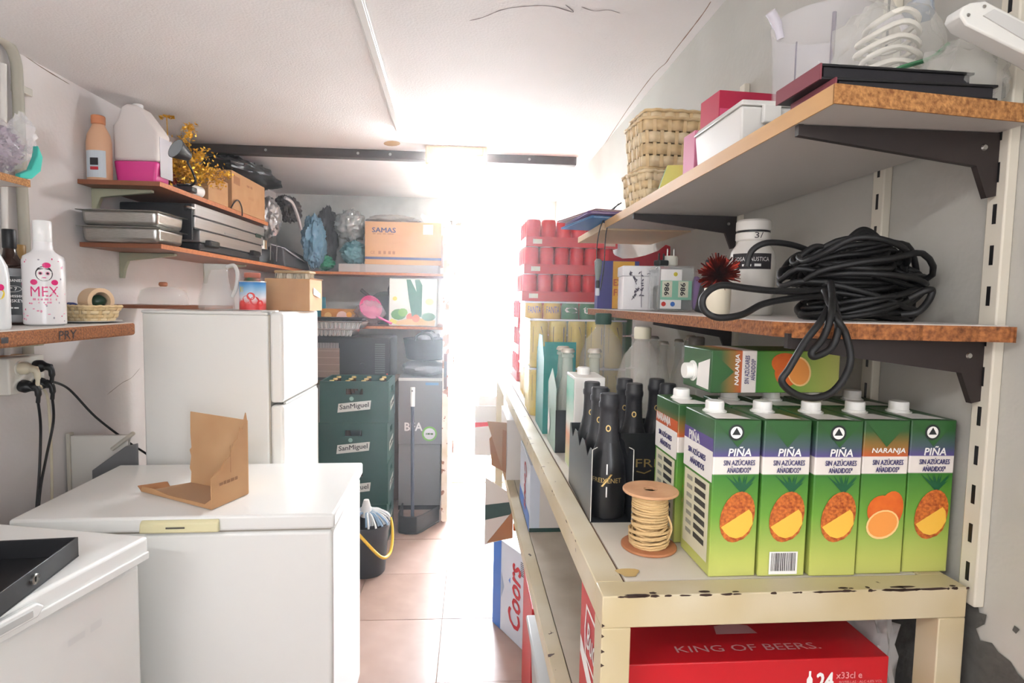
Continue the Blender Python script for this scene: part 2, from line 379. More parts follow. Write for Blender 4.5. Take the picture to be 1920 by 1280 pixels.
part('tube', MB().tube(smooth_path(Q, 4), .009, 8), mat('pipe_white', (226, 222, 216), .5), pp, smooth=50)
# lamps
def batten(label, x0, x1, y, z, strength, hide=False):
    t = thing('ceiling_lamp', label, 'lamp', ((x0+x1)/2, y, z), 0, 'fluorescent ceiling lamps'); hw = (x1-x0)/2
    hm = mat('yellowed_lamp_plastic', (236, 214, 172), .45)
    box('housing', -hw, -.045, -.05, hw, .045, 0, hm, t, .006)
    for s in (-1, 1): box('tube_holder', s*hw-.012, -.048, -.095, s*hw+.012, .048, 0, hm, t, .006)
    part('tube', MB().lathe([(.016, -hw+.012), (.016, hw-.012)], 16, (0, -.018, -.072), ax=(1, 0, 0)), mat('lamp_tube_%g' % strength, (244, 249, 255), .4, emit=strength), t, smooth=40)
    part('tube', MB().lathe([(.016, -hw+.012), (.016, hw-.012)], 16, (0, .022, -.072), ax=(1, 0, 0)), MATS['lamp_tube_%g' % strength], t, smooth=40)
    return t
batten('short fluorescent ceiling lamp glowing above the doorway', -.24, .055, 3.10, ZT, 170)
batten('added fluorescent ceiling lamp behind the camera that brightens the left side', -1.42, -.5, -.55, ZT, 42)  # unseen lamp added to brighten the left wall and freezer fronts
# ------------------------------------------------------------------ right side: chipped metal table
TZ = 1.125
RT = math.radians(.9); TO = Vector((.16, .656, 0)); TW, TL = .47, 2.2
def tb(x, y, z=0): return Vector((TO.x+x*math.cos(RT)-y*math.sin(RT), TO.y+x*math.sin(RT)+y*math.cos(RT), z))
tbl = thing('work_table', 'long cream metal work table with chipped rusty edges', 'table', TO, RT)
e = .036
for nm, a in (('rail', (0, 0, TZ-.04, TW, e, TZ)), ('rail', (0, TL-e, TZ-.04, TW, TL, TZ)), ('rail', (0, e, TZ-.04, e, TL-e, TZ)), ('rail', (TW-e, e, TZ-.04, TW, TL-e, TZ))):
    box(nm, *a, CHIPPED, tbl, .0015)
box('top_panel', e+.0028, e+.0028, TZ-.02, TW-e-.0028, TL-e-.0028, TZ-.0005, mat('table_panel', (222, 214, 200), .5, var=.4, vscale=9, col2=(206, 198, 182)), tbl)
box('seam', e-.0005, e-.0005, TZ-.03, TW-e+.0005, TL-e+.0005, TZ-.0035, mat('seam_rust', (98, 62, 42), .9), tbl)
for x in (0, TW-e):
    for y in (0, TL-.036): box('leg', x, y, 0, x+e, y+.036, TZ-.04, CHIPPED, tbl, .0015)
SZ = .80
box('lower_rail', 0, .036, SZ-.035, .03, TL-.036, SZ, CHIPPED, tbl, .0015); box('lower_rail', TW-.03, .036, SZ-.035, TW, TL-.036, SZ, CHIPPED, tbl, .0015)
box('lower_shelf', .0315, .0, SZ-.02, TW-.0315, TL, SZ-.001, mat('lower_shelf_paint', (206, 196, 178), .55, var=.5, vscale=12, col2=(184, 172, 152)), tbl)
b = MB(); r = random.Random(5)
for i in range(46):                                     # flaked paint along the front and left edges
    if i < 30: x = r.random()**.9*TW; o, u, v = Vector((x, -.0004, TZ-.001)), XA, ZA
    else: o, u, v = Vector((-.0004, r.random()*1.2, TZ-.002)), -YA, ZA
    n = r.randint(5, 8); ww = r.uniform(.002, .012)*(2.5 if r.random() < .15 else 1); hh = r.uniform(.001, .003)
    P = [o+u*(ww*math.cos(2*math.pi*k/n)*r.uniform(.6, 1))+v*(hh*math.sin(2*math.pi*k/n)*r.uniform(.5, 1)) for k in range(n)]
    b.add(P, [tuple(range(n))])
    if i % 3 == 0:
        q = o+Vector((0, r.uniform(.001, .006), .0015)) if i < 30 else o+Vector((.004, 0, .0025))
        b.add([q+XA*(ww*.7*math.cos(2*math.pi*k/n))+YA*(hh*math.sin(2*math.pi*k/n)) for k in range(n)], [tuple(range(n))])
for i in range(16):
    z = r.uniform(.85, 1.1); b.add([Vector((x, -.0005, z+dz)) for x, dz in ((.0, -.002), (.004*r.random()+.001, 0), (.0, .003))], [(0, 1, 2)])
part('paint_flake', b, mat('flake_dark', (58, 40, 32), .9), tbl)['kind'] = 'stuff'
part('stain', MB().add([tb(0, 0)*0+Vector((.048+.014*math.cos(t)*(1+.3*math.sin(3*t)), .058+.014*math.sin(t)*(1+.2*math.cos(2*t)), TZ+.0006)) for t in [k*.393 for k in range(16)]], [tuple(range(16))]), mat('stain_ochre', (190, 160, 100), .7), tbl)

# ------------------------------------------------------------------ juice cartons
CW, CD, CH = .0625, .094, .205
def carton_mat(name, band, fade):
    return ramp_mat(name, [(0, (196, 200, 112)), (.10, (188, 196, 100)), (.40, (108, 160, 58)), (.655, (58, 122, 46)), (.66, (232, 224, 216)), (.765, (232, 224, 216)), (.77, band), (.83, fade), (.93, (48, 92, 48)), (1, (46, 88, 46))], 'Z', .35, scale=1/CH)
CP = carton_mat('pineapple_carton_print', (92, 78, 138), (74, 92, 100)); CO_ = carton_mat('orange_carton_print', (196, 92, 48), (150, 110, 52))
PINE = mat('pineapple_skin', (216, 122, 50), .4, var=.35, vscale=230, col2=(150, 62, 28)); PFL = mat('pineapple_flesh', (242, 190, 74), .4)
LEAF = mat('print_leaf', (28, 92, 58), .4); ORA = mat('print_orange', (226, 116, 40), .4, var=.5, vscale=60, col2=(206, 84, 30)); ORF = mat('print_orange_flesh', (240, 156, 74), .4)
CAPW = mat('white_cap', (240, 238, 232), .35); NAVY = mat('navy_print', (64, 60, 116), .5); CWH = mat('carton_white', (240, 236, 230), .4)
SGR = mat('print_table_dark', (58, 60, 58), .5)
def make_carton(kind, label, detail=True, side=False):
    t = thing('juice_carton', label, 'carton', group='juice cartons on the table')
    pm = CP if kind == 'PIÑA' else CO_
    b = part('carton_body', MB().box(0, 0, 0, CW, CD, CH), pm, t, .0015)
    o, u, v = Vector((CW/2, 0, 0)), XA, ZA
    part('cap', MB().lathe([(.0135, 0), (.0135, .003), (.0125, .004), (.0125, .0135), (.0115, .015)], 20, (CW*.42, CD*.62, CH)), CAPW, t, smooth=40)
    part('cap_base', MB().lathe([(.016, 0), (.016, .0015)], 20, (CW*.42, CD*.62, CH)), CAPW, t)
    flat('top_label', t, [(.004, .006), (.050, .004), (.040, .04), (.006, .045)], (0, 0, CH), XA, YA, CWH, .0006)
    flat('fold_flap', t, [(.002, 0), (CW-.002, 0), (CW/2, -.034)], (0, 0, CH-.001), XA, ZA, mat('flap_green', (50, 96, 50), .35), .0008)
    text(kind, t, (CW*.55, 0, CH*.803), u, v, .031 if kind == 'PIÑA' else .046, .0125 if kind == 'PIÑA' else .0085, INKW, .02, .15)
    text('SIN AZÚCARES', t, (CW*.55, 0, CH*.735), u, v, .042, .0085, NAVY, .006, .1)
    text('AÑADIDOS*', t, (CW*.55, 0, CH*.688), u, v, .032, .0085, NAVY, .006, .1)
    if kind == 'PIÑA':
        for k in range(9):
            a = math.radians(20+k*16); L = .016+.012*(k % 3)/2; c, s = math.cos(a), math.sin(a)
            flat('leaf', t, [(.040-s*.003, .119+c*.003-.006), (.040+s*.003, .119-c*.003-.006), (.040+c*L, min(.119+s*L, .134))], (0, 0, 0), u, v, LEAF, .0007+k*.00002)
        flat('pineapple', t, ell(.0225, .034, .035, .079, 22, -.25), (0, 0, 0), u, v, PINE, .0009)
        sl = [(.0135, .066), (.050, .089), (.0545, .083), (.056, .070), (.052, .058), (.044, .050), (.034, .047), (.024, .050), (.017, .057)]
        flat('slice', t, sl, (0, 0, 0), u, v, PFL, .0012)
        flat('slice_rind', t, [(.0135, .066), (.017, .057), (.024, .050), (.034, .047), (.044, .050), (.052, .058), (.056, .070), (.0535, .066), (.050, .060), (.043, .0535), (.034, .051), (.025, .0535), (.0185, .0595)], (0, 0, 0), u, v, PINE, .0014)
    else:
        flat('orange', t, ell(.020, .021, .030, .085), (0, 0, 0), u, v, ORA, .0008); flat('orange', t, ell(.017, .026, .042, .086, 20, -.2), (0, 0, 0), u, v, ORA, .0009)
        flat('orange_half', t, ell(.023, .019, .032, .067, 20, .4), (0, 0, 0), u, v, mat('print_orange_rim', (250, 206, 140), .4), .0011)
        flat('orange_half', t, ell(.0205, .0165, .032, .0675, 20, .4), (0, 0, 0), u, v, ORF, .0013)
    if side:   # printed left side
        o2, u2 = Vector((0, CD, 0)), -YA
        text(kind, t, (0, CD*.62, CH*.84), u2, v, .036 if kind == 'PIÑA' else .06, .016, INKW, .02, 0)
        flat('side_band', t, rect(CD-.002, .040, CD/2, CH*.70), o2, u2, v, CWH, .0005)
        flat('side_band', t, rect(CD-.002, .018, CD/2, CH*.835), o2, u2, v, mat('band_purple', (92, 78, 138), .4) if kind == 'PIÑA' else mat('band_orange', (196, 92, 48), .4), .0004)
        text('SIN AZÚCARES', t, (0, CD*.52, CH*.735), u2, v, .056, .010, NAVY, .02); text('AÑADIDOS', t, (0, CD*.5, CH*.668), u2, v, .046, .010, NAVY, .02)
        flat('side_panel', t, rect(CD-.014, .105, CD/2, .068), o2, u2, v, mat('panel_pale', (216, 212, 184), .4), .0004)
        for k in range(7):
            flat('print_block', t, rect(.034, .0075, .060, .112-k*.0125), o2, u2, v, SGR, .0008); flat('print_block', t, rect(.018, .006, .026, .110-k*.0125), o2, u2, v, mat('print_grey', (150, 150, 136), .5), .0008)
    return t
def logo_disc(t):
    flat('recycling_mark', t, ell(.0105, .0105, .0285, CH-.016), (0, 0, 0), XA, ZA, mat('mark_dark', (40, 44, 46), .5), .0012)
    flat('recycling_mark', t, ell(.0078, .0078, .0285, CH-.016), (0, 0, 0), XA, ZA, INKW, .0014)
    flat('recycling_mark', t, [(.0228, CH-.019), (.0342, CH-.019), (.0285, CH-.0095)], (0, 0, 0), XA, ZA, MATS['mark_dark'], .0016)
c1 = make_carton('PIÑA', 'pineapple juice carton at the left end of the front row', side=True); c1.location = (.308, .700, TZ); c1.rotation_euler.z = math.radians(1.5); logo_disc(c1)
c2 = make_carton('PIÑA', 'pineapple juice carton with a barcode on its front'); c2.location = (.3735, .700, TZ)
flat('barcode', c2, rect(.038, .030, .033, .018), (0, 0, 0), XA, ZA, INKW, .0012)
r = random.Random(2); x = .0165
while x < .049:
    ww = r.choice((.0006, .0009, .0014)); flat('barcode_bar', c2, rect(ww, .024, x+ww/2, .0195), (0, 0, 0), XA, ZA, INKD, .0015); x += ww+r.choice((.0007, .0011))
c3 = make_carton('PIÑA', 'pineapple juice carton in the middle of the front row'); c3.location = (.4415, .698, TZ); logo_disc(c3)
c4 = make_carton('NARANJA', 'orange juice carton standing in the front row'); c4.location = (.508, .702, TZ)
c5 = make_carton('PIÑA', 'pineapple juice carton at the right end of the front row by the wall'); c5.location = (.5745, .705, TZ); logo_disc(c5)
n2 = make_carton('NARANJA', 'orange juice carton behind the leftmost pineapple carton', side=True); n2.location = (.300, .806, TZ); n2.rotation_euler.z = math.radians(1)
for x, y, l in ((.372, .800, 'second juice carton from the left in the back row'), (.438, .797, 'third juice carton from the left in the back row'), (.506, .802, 'fourth juice carton from the left in the back row'), (.574, .804, 'rightmost juice carton of the back row by the wall')):
    dup(c3 if x != .506 else c4, (x, y, TZ), 0, l)
ly = make_carton('NARANJA', 'orange juice carton lying on its side on top of the upright cartons')
# lie it down: local z -> world +x, local -y stays facing the camera
ly.matrix_world = Matrix.Translation((.553, .826, TZ+CH+.0165)) @ Matrix.Rotation(math.radians(4), 4, 'Z') @ Matrix(((0, 0, -1, 0), (0, 1, 0, 0), (1, 0, 0, 0), (0, 0, 0, 1)))

# ------------------------------------------------------------------ mini sparkling wine bottles in carriers
BLK = mat('bottle_black', (20, 20, 22), .3); FOIL = mat('black_foil', (30, 30, 34), .45); GOLD = mat('gold_print', (214, 186, 120), .35, .6)
def mini_bottle(label, loc, front=False, g='mini sparkling wine bottles'):
    t = thing('wine_bottle', label, 'bottle', loc, math.radians(-14), g)
    part('bottle_glass', MB().lathe([(.0, .004), (.022, 0), (.029, .003), (.030, .012), (.031, .05), (.030, .075), (.026, .10), (.0185, .125), (.0155, .14)], 24), BLK, t, smooth=50)
    part('foil', MB().lathe([(.0188, .124), (.0158, .14), (.0145, .17), (.0150, .178), (.0165, .180), (.0165, .188), (.0150, .190), (.0150, .200), (.0135, .2025), (0, .2025)], 24), FOIL, t, smooth=40)
    flat('crest', t, ell(.0042, .0055, 0, 0), (0, -.0162, .148), XA, ZA, GOLD, .0015); flat('crest', t, ell(.0025, .0035, 0, 0), (0, -.0162, .148), XA, ZA, FOIL, .0018)
    if front:
        cyl = lambda zc: (lambda a, b: Vector((.0316*math.sin(a/.0316), -.0316*math.cos(a/.0316), zc+b)))
        text('FREIXENET', t, (0, 0, 0), XA, ZA, .050, .0075, GOLD, .01, fn=cyl(.066))
        f = cyl(.066); flat('emblem', t, [(-.001, .010), (.001, .010), (.001, .027), (-.001, .027)], (0, 0, 0), XA, ZA, INKW, fn=f)
        flat('emblem', t, [(-.001, -.010), (.001, -.010), (.001, -.027), (-.001, -.027)], (0, 0, 0), XA, ZA, INKW, fn=f)
        flat('emblem', t, [(-.009, -.010), (-.006, -.0105), (.009, .010), (.006, .0105)], (0, 0, 0), XA, ZA, GOLD, fn=lambda x, y: f(x, y)*1.004)
    return t
mini_bottle('black sparkling wine bottle with gold lettering at the open front of its carrier', (.226, .922, TZ), True)
mini_bottle('black sparkling wine bottle in the middle of the narrow carrier', (.226, .990, TZ)); mini_bottle('black sparkling wine bottle at the back of the narrow carrier', (.226, 1.058, TZ))
def carrier(label, x0, x1, y0, y1, openf, loc):
    t = thing('bottle_carrier', label, 'carton', loc); m = mat('carrier_card', (30, 31, 34), .35); h = .118; q = .0012
    P = [(0, 0), (y1-y0, 0), (y1-y0, h)] + [p for k in range(3) for p in ((y1-y0-.012-k*.068, h), (y1-y0-.034-k*.068, h-.02), (y1-y0-.056-k*.068, h))] + [(0, h)]
    P = [p for p in P if p[0] >= 0]
    part('side_panel', MB().prism(P, (x0, y0, 0), YA, ZA, (q, 0, 0)), m, t); part('side_panel', MB().prism(P, (x1-q, y0, 0), YA, ZA, (q, 0, 0)), m, t)
    box('back_panel', x0, y1-q, 0, x1, y1, h, m, t); box('base_panel', x0+q, y0, 0, x1-q, y1-q, .001, m, t)
    eg = mat('card_edge', (214, 210, 200), .8)
    if openf:
        for x in (x0, x1-q): part('cut_edge', MB().tube([(x+q/2, y0-.0006, .002), (x+q/2, y0-.0006, h), (x+q/2+(.008 if x == x0 else -.008), y0-.0006, h+.004)], .0007, 4), eg, t)
    else: box('front_panel', x0, y0, 0, x1, y0+q, h, m, t)
    return t
carrier('black card carrier holding the row of three mini wine bottles', -.034, .034, -.036, .17, True, (.226, .922, TZ))
fb = carrier('black card carrier with large gold letters on its front', 0, .128, 0, .135, False, (.268, 1.0, TZ))
text('FRE', fb, (.052, 0, .064), XA, ZA, .046, .015, GOLD, 0); flat('emblem', fb, [(.03, .048), (.045, .044), (.058, .050), (.057, .052), (.045, .0465), (.031, .050)], (0, 0, 0), XA, ZA, GOLD, .0006)
text('~3', fb, (.048, 0, .028), XA, ZA, .02, .004, GOLD, 0)
for x, y, l in ((.300, 1.034, 'front left mini wine bottle in the gold lettered carrier'), (.363, 1.034, 'front right mini wine bottle in the gold lettered carrier'), (.300, 1.100, 'back left mini wine bottle in the gold lettered carrier'), (.363, 1.100, 'back right mini wine bottle in the gold lettered carrier')):
    mini_bottle('black '+l, (x, y, TZ+.001))

# ------------------------------------------------------------------ spool of string
sp = thing('string_spool', 'wooden spool wound with jute string on the table corner', 'spool', (.259, .795, TZ))
WD = mat('spool_wood', (188, 128, 88), .6, var=.5, vscale=30, col2=(170, 108, 72)); JUTE = mat('jute_string', (214, 180, 128), .8, bump=.4, bscale=400)
part('flange', MB().lathe([(0, 0), (.0385, 0), (.0395, .001), (.0395, .003), (.0385, .004), (0, .004)], 40), WD, sp, smooth=30)
part('flange', MB().lathe([(.010, .081), (.0385, .081), (.0395, .082), (.0395, .084), (.0385, .085), (.010, .085), (.010, .081)], 40), mat('spool_wood_pale', (216, 170, 128), .6, var=.5, vscale=30, col2=(196, 144, 104)), sp, smooth=30)
part('core', MB().lathe([(.019, .004), (.019, .081)], 24), JUTE, sp, smooth=40)
b = MB(); r = random.Random(4); P = []
for i in range(38*14):
    a = 2*math.pi*i/14; k = i/(38*14); z = .007+.072*(.5-.5*math.cos(k*math.pi*3.0))
    rr = .0215+.003*math.sin(k*9)+(.0045 if z < .03 else 0)+.0008*r.random(); P.append((rr*math.cos(a), rr*math.sin(a), z+.002*math.sin(a+k*20)))
b.tube(P, .0018, 5); part('winding', b, JUTE, sp, smooth=60)
part('loose_end', MB().tube(smooth_path([(.022, -.012, .05), (.027, -.016, .035), (.024, -.017, .022), (.018, -.021, .016)], 4), .0018, 5), JUTE, sp)

# ------------------------------------------------------------------ bottles and boxes further along the table
CLP = film('cloudy_plastic', (240, 236, 226), .3, .2); DUST = film('dusty_clear_plastic', (228, 222, 212), .24, .2)
def jug(label, loc, R, H, capc, m=CLP, neck=.2):
    t = thing('plastic_bottle', label, 'bottle', loc, 0, 'big plastic bottles on the table')
    pr = [(0, .002), (R*.8, 0), (R*.97, H*.03), (R, H*.1), (R*.94, H*.18), (R, H*.25), (R*.94, H*.33), (R, H*.4), (R, H*.6), (R*.93, H*.7), (R*.7, H*.82), (R*.36, H*.9), (R*.30, H*.93), (R*.34, H*.935), (R*.34, H*.945), (R*.28, H*.95), (R*.28, H*.99)]
    part('bottle_body', MB().lathe(pr, 28), m, t, smooth=60)
    part('screw_cap', MB().lathe([(R*.33, H*.945), (R*.35, H*.96), (R*.35, H*1.03), (R*.31, H*1.04), (0, H*1.04)], 24), capc, t, smooth=40)
    return t
def place(px, pyb, Z=TZ): return at(px, pyb, Z=Z)
jug('big cloudy plastic bottle with a cream screw cap', (.392, 1.30, TZ), .056, .285, mat('cream_cap', (232, 226, 200), .4))
jug('dusty clear bottle with a grey cap behind the stacked cartons', (.52, 1.30, TZ), .052, .265, mat('grey_cap', (130, 124, 118), .5), DUST)
jug('empty clear bottle with a dark green cap in front of the cans', (.35, 1.52, TZ), .062, .31, mat('green_cap', (30, 70, 56), .5), DUST)
def small_bottle(label, loc, m, h=.19, R=.023, capm=None):
    t = thing('glass_bottle', label, 'bottle', loc, 0, 'small glass bottles on the table')
    part('bottle_glass', MB().lathe([(0, .003), (R*.9, 0), (R, .006), (R, h*.5), (R*.85, h*.6), (R*.5, h*.74), (R*.45, h*.93), (R*.58, h*.935), (R*.58, h*.965), (R*.5, h*.97), (R*.5, h)], 18), m, t, smooth=50)
    part('crown_cap', MB().lathe([(R*.62, h*.985), (R*.62, h*1.0), (R*.5, h*1.02), (0, h*1.025)], 16), capm or mat('tin_cap', (196, 190, 178), .4, .6), t, smooth=40)
    return t
GL2 = film('pale_bottle_glass', (222, 222, 214), .3, .06); BRG = mat('brown_glass', (52, 30, 18), .12)
for i, (px, y) in enumerate(((1208, 1.58), (1226, 1.62), (1244, 1.56), (1294, 1.51), (1314, 1.58), (1330, 1.66))):
    p = at(px, 660, Y=y)
    small_bottle(('clear glass bottle, %s of the row behind the plastic bottles' % ('first', 'second', 'third', 'fourth', 'fifth', 'last')[i]), (min(p.x, XR-.04), y, TZ), GL2, .262-.01*(i % 3), .022)
# white juice carton turned away, green and teal carriers with bottles
wc = thing('milk_carton', 'white and green drink carton with a white cap behind the wine carriers', 'carton', (.207, 1.135, TZ))
part('carton_body', MB().box(0, 0, 0, .062, .094, .2), mat('white_carton', (232, 230, 222), .4), wc, .0015)
flat('side_print', wc, rect(.088, .19, .047, .1), (0, .094, 0), -YA, ZA, ramp_mat('mint_print', [(0, (190, 214, 160)), (.35, (226, 160, 120)), (.5, (230, 236, 226)), (.8, (90, 180, 150)), (1, (60, 150, 110))], 'Z', .4, scale=5), .0006)
part('cap', MB().lathe([(.0135, 0), (.0135, .013), (.012, .015), (0, .015)], 20, (.028, .055, .2)), CAPW, wc, smooth=40)
gb = thing('beer_carrier', 'green and black card carrier with clear bottles', 'carton', (.196, 1.31, TZ))
GRNC = mat('dark_green_card', (34, 66, 58), .45)
part('side_panel', MB().prism([(0, 0), (.135, 0), (.135, .15), (.07, .19), (.0, .15)], (0, 0, 0), YA, ZA, (.0012, 0, 0)), mat('pale_green_card', (150, 176, 160), .45), gb)
part('side_panel', MB().prism([(0, 0), (.135, 0), (.135, .15), (.0, .15)], (.1245, 0, 0), YA, ZA, (.0012, 0, 0)), GRNC, gb)
box('front_panel', 0, -.0012, 0, .1257, 0, .10, BLACK, gb); box('back_panel', 0, .1352, 0, .1257, .1364, .12, GRNC, gb); box('base_panel', 0, 0, 0, .1257, .135, .001, GRNC, gb)
flat('lettering', gb, [(.01, .03), (.03, .02), (.05, .05), (.03, .09), (.015, .07)], (.0, .13, 0), -YA, ZA, INKW, .0016)
for i, (x, y) in enumerate(((.030, .03), (.094, .03), (.03, .1))):
    small_bottle('%s clear bottle standing in the green and black carrier' % ('front left', 'front right', 'back left')[i], (.196+x, 1.31+y, TZ+.0012), film('clear_beer_glass', (206, 212, 198), .4, .06), .235, .027)
te = thing('beer_carrier', 'tall teal card carrier beside the yellow cans', 'carton', (.19, 1.50, TZ))
TEAL = mat('teal_card', (30, 132, 124), .45)
part('side_panel', MB().prism([(0, 0), (.17, 0), (.17, .19), (.12, .26), (.05, .26), (0, .2)], (0, 0, 0), YA, ZA, (.0012, 0, 0)), TEAL, te); box('front_panel', .0012, 0, 0, .085, .0012, .245, TEAL, te); box('back_panel', .0012, .1688, 0, .085, .17, .22, TEAL, te)
box('base_panel', .0012, .0012, 0, .085, .1688, .001, TEAL, te)
box('side_panel', .0838, .0012, 0, .085, .1688, .2, mat('yellow_card', (222, 180, 60), .5), te)
text('A', te, (.03, 0, .02), XA, ZA, .012, .014, INKW, 0)
# ------------------------------------------------------------------ trays of cans
ALU = mat('can_aluminium', (206, 206, 204), .3, .9); CANR = mat('red_can_print', (206, 34, 40), .3); YEL = mat('yellow_can_print', (212, 186, 66), .3); FAN = mat('orange_soda_print', (226, 186, 60), .3); GRE = mat('green_can_print', (42, 128, 88), .3)
NAV2 = mat('navy_can_print', (44, 52, 82), .35)
def can_mesh(R, H, m):
    me_ = []
    for nm, pr, mm in (('can_wall', [(R*.88, 0), (R, .006), (R, H-.012), (R*.9, H-.002)], m), ('can_end', [(R*.9, H-.002), (R*.9, H), (R*.84, H), (R*.82, H-.004), (0, H-.004)], ALU)):
        b = MB().lathe(pr, 16); x = bpy.data.meshes.new(nm); x.from_pydata(b.V, [], b.F); x.materials.append(mm)
        for p in x.polygons: p.use_smooth = True
        x.set_sharp_from_angle(angle=math.radians(40)); me_.append(x)
    return me_
CM = {k: can_mesh(*a) for k, a in dict(red=(.0325, .116, CANR), yel=(.028, .146, YEL), fan=(.0325, .114, FAN), gre=(.0325, .114, GRE)).items()}
def can(kind, par, x, y, z):
    o = link('can', CM[kind][0], par, (x, y, z)); link('can_end', CM[kind][1], o); return o
def coke(label, z, x, y, vis_left=True, dx=0):
    t = thing('can_tray', label, 'can tray', (x, y, z), math.radians(2), 'trays of red soda cans'); W, D = .405, .272
    tm = mat('red_tray_card', (196, 52, 52), .5)
    box('tray_base', 0, 0, 0, W, D, .0015, tm, t); box('tray_wall', 0, 0, .0015, W, .0015, .042, tm, t); box('tray_wall', 0, .0015, .0015, .0015, D, .042, tm, t); box('tray_wall', W-.0015, .0015, .0015, W, D, .042, tm, t); box('tray_wall', .0015, D-.0015, .0015, W-.0015, D, .042, tm, t)
    for i in range(6): can('red', t, .036+i*.0666, .036, .002)
    for j in range(1, 4): can('red', t, .036, .036+j*.0666, .002)
    for i in range(1, 6): can('red', t, .036+i*.0666, .036+3*.0666, .002)
    flat('label_patch', t, rect(.05, .026, .37, .022), (0, 0, 0), XA, ZA, mat('label_pale', (206, 176, 160), .6), .0006); flat('label_patch', t, rect(.04, .02, .05, .022), (0, 0, 0), XA, ZA, MATS['label_pale'], .0006)
    flat('label_patch', t, rect(.05, .026, .05, .022), (0, D, 0), -YA, ZA, INKW, .0006)
    return t
for k, l in enumerate(('bottom', 'second from the bottom', 'third from the bottom', 'fourth from the bottom', 'fifth from the bottom', 'topmost')):
    coke('red soda can tray, %s of the tall stack by the door' % l, TZ+.0005+.1175*k, (.198, .204, .20, .215, .222, .228)[k], 2.50)
def film_pack(label, kinds, nx, ny, pitch, R, H, loc, group, z2=None):
    t = thing('can_pack', label, 'can pack', loc, 0, group)
    for i in range(nx):
        for j in range(ny):
            if j == 0 or i == 0: can(kinds[i], t, R+.002+i*pitch, R+.002+j*pitch, 0)
    w, d = nx*pitch+.004, ny*pitch+.004
    fl = film('shrink_film', (246, 246, 244), .13)
    part('shrink_wrap', MB().add([(0, 0, .001), (w, 0, .001), (w, d, .001), (0, d, .001), (0, 0, H+.001), (w, 0, H+.001), (w, d, H+.001), (0, d, H+.001)], [(0, 1, 5, 4), (1, 2, 6, 5), (2, 3, 7, 6), (3, 0, 4, 7), (4, 5, 6, 7)]), fl, t, .006)
    part('film_edge', MB().tube([(0, 0, H), (w, 0, H)], .003, 6).tube([(0, 0, H), (0, d, H)], .003, 6), mat('film_fold', (238, 238, 236), .3), t)
    return t
def yprint(t, nx, pitch, R, H):
    for i in range(nx):
        f = lambda a, b, cx=R+.002+i*pitch: Vector((cx+(R+.0004)*math.sin(a/R), R+.002-(R+.0004)*math.cos(a/R), b))
        flat('can_print', t, [(-.018, H-.02), (.018, H-.02), (.018, H-.075), (-.002, H-.06), (-.018, H-.082)] if i % 2 else [(-.022, H-.02), (.004, H-.02), (.012, H-.05), (-.022, H-.1)], (0, 0, 0), XA, ZA, NAV2, fn=f)
        flat('can_print', t, [(-.012, H-.018), (.012, H-.018), (.012, H-.012), (-.012, H-.012)], (0, 0, 0), XA, ZA, mat('gold_yellow', (200, 170, 80), .4), fn=f)
for k, l in enumerate(('lower pack of slim yellow and navy cans', 'upper pack of slim yellow and navy cans')):
    t = film_pack(l+' in clear film', ['yel']*5, 5, 3, .0585, .028, .146, (.176, 1.735, TZ+.149*k), 'packs of slim yellow cans'); yprint(t, 5, .0585, .028, .146)
for k, l in enumerate(('bottom', 'middle', 'top')):
    t = film_pack('%s pack of orange and green soda cans behind the yellow cans' % l, ['fan', 'fan', 'gre', 'gre', 'gre', 'gre'], 6, 3, .0665, .0325, .1145, (.188, 2.05, TZ+.0005+.1165*k), 'packs of orange and green soda cans')
    if k == 2:
        for i, s in ((0, 'FANTA'), (1, 'FANTA'), (2, 'e'), (3, 'te')):
            R = .0325; f = lambda a, b, cx=R+.002+i*.0665: Vector((cx+(R+.0005)*math.sin(a/R), R+.002-(R+.0005)*math.cos(a/R), .088+b))
            text(s, t, (0, 0, 0), XA, ZA, .05, .024, mat('soda_blue', (86, 96, 150), .4) if i < 2 else INKW, .03, fn=f)
# ------------------------------------------------------------------ right wall shelves on slotted standards
STD = mat('slotted_standard', (214, 208, 192), .5)
def standard(label, y, z0, z1, wd=.026):
    t = thing('wall_standard', label, 'shelf upright', (XR, y, 0), 0, 'slotted uprights on the right wall')
    box('channel', -.014, -wd/2, z0, 0, wd/2, z1, STD, t, .002)
    z = z0+.03
    while z < z1-.03:
        box('slot', -.0146, -.0025, z, -.0138, .0025, z+.024, BLACK, t); z += .05
    return t
standard('slotted upright rail nearest the camera on the right wall', .672, 1.10, 2.0)
standard('slotted upright rail behind the coiled cable on the right wall', .882, 1.15, 2.0)
standard('slotted upright rail furthest along the right wall', 1.375, 1.15, 2.0)
def bracket(label, y, z, x0, m, rot=0):
    t = thing('shelf_bracket', label, 'bracket', (XR-.014, y, z), 0, 'steel shelf brackets on the right wall'); L = XR-.014-x0
    part('arm', MB().prism([(0, 0), (0, -.075), (-.012, -.078), (-.028, -.04), (-L, -.012), (-L, .006), (-L+.006, .006), (-L+.006, 0)], (0, -.004, 0), XA, ZA, (0, .008, 0)), m, t)
    part('rivet', MB().lathe([(.004, 0), (.003, .002)], 10, (-.02, -.0042, -.018), ax=(0, -1, 0)), STEEL, t)
    return t
SZ2, SX2 = 1.69, .378          # upper shelf underside, front
bracket('black steel bracket under the near end of the upper shelf', .676, SZ2-.001, SX2+.004, BLACKM)
bracket('black steel bracket under the far end of the upper shelf', 1.375, SZ2-.001, SX2+.004, BLACKM)
us = thing('wall_shelf', 'upper wall shelf board with oak front edge and chipboard end', 'shelf', (0, 0, SZ2))
UT = SZ2+.020
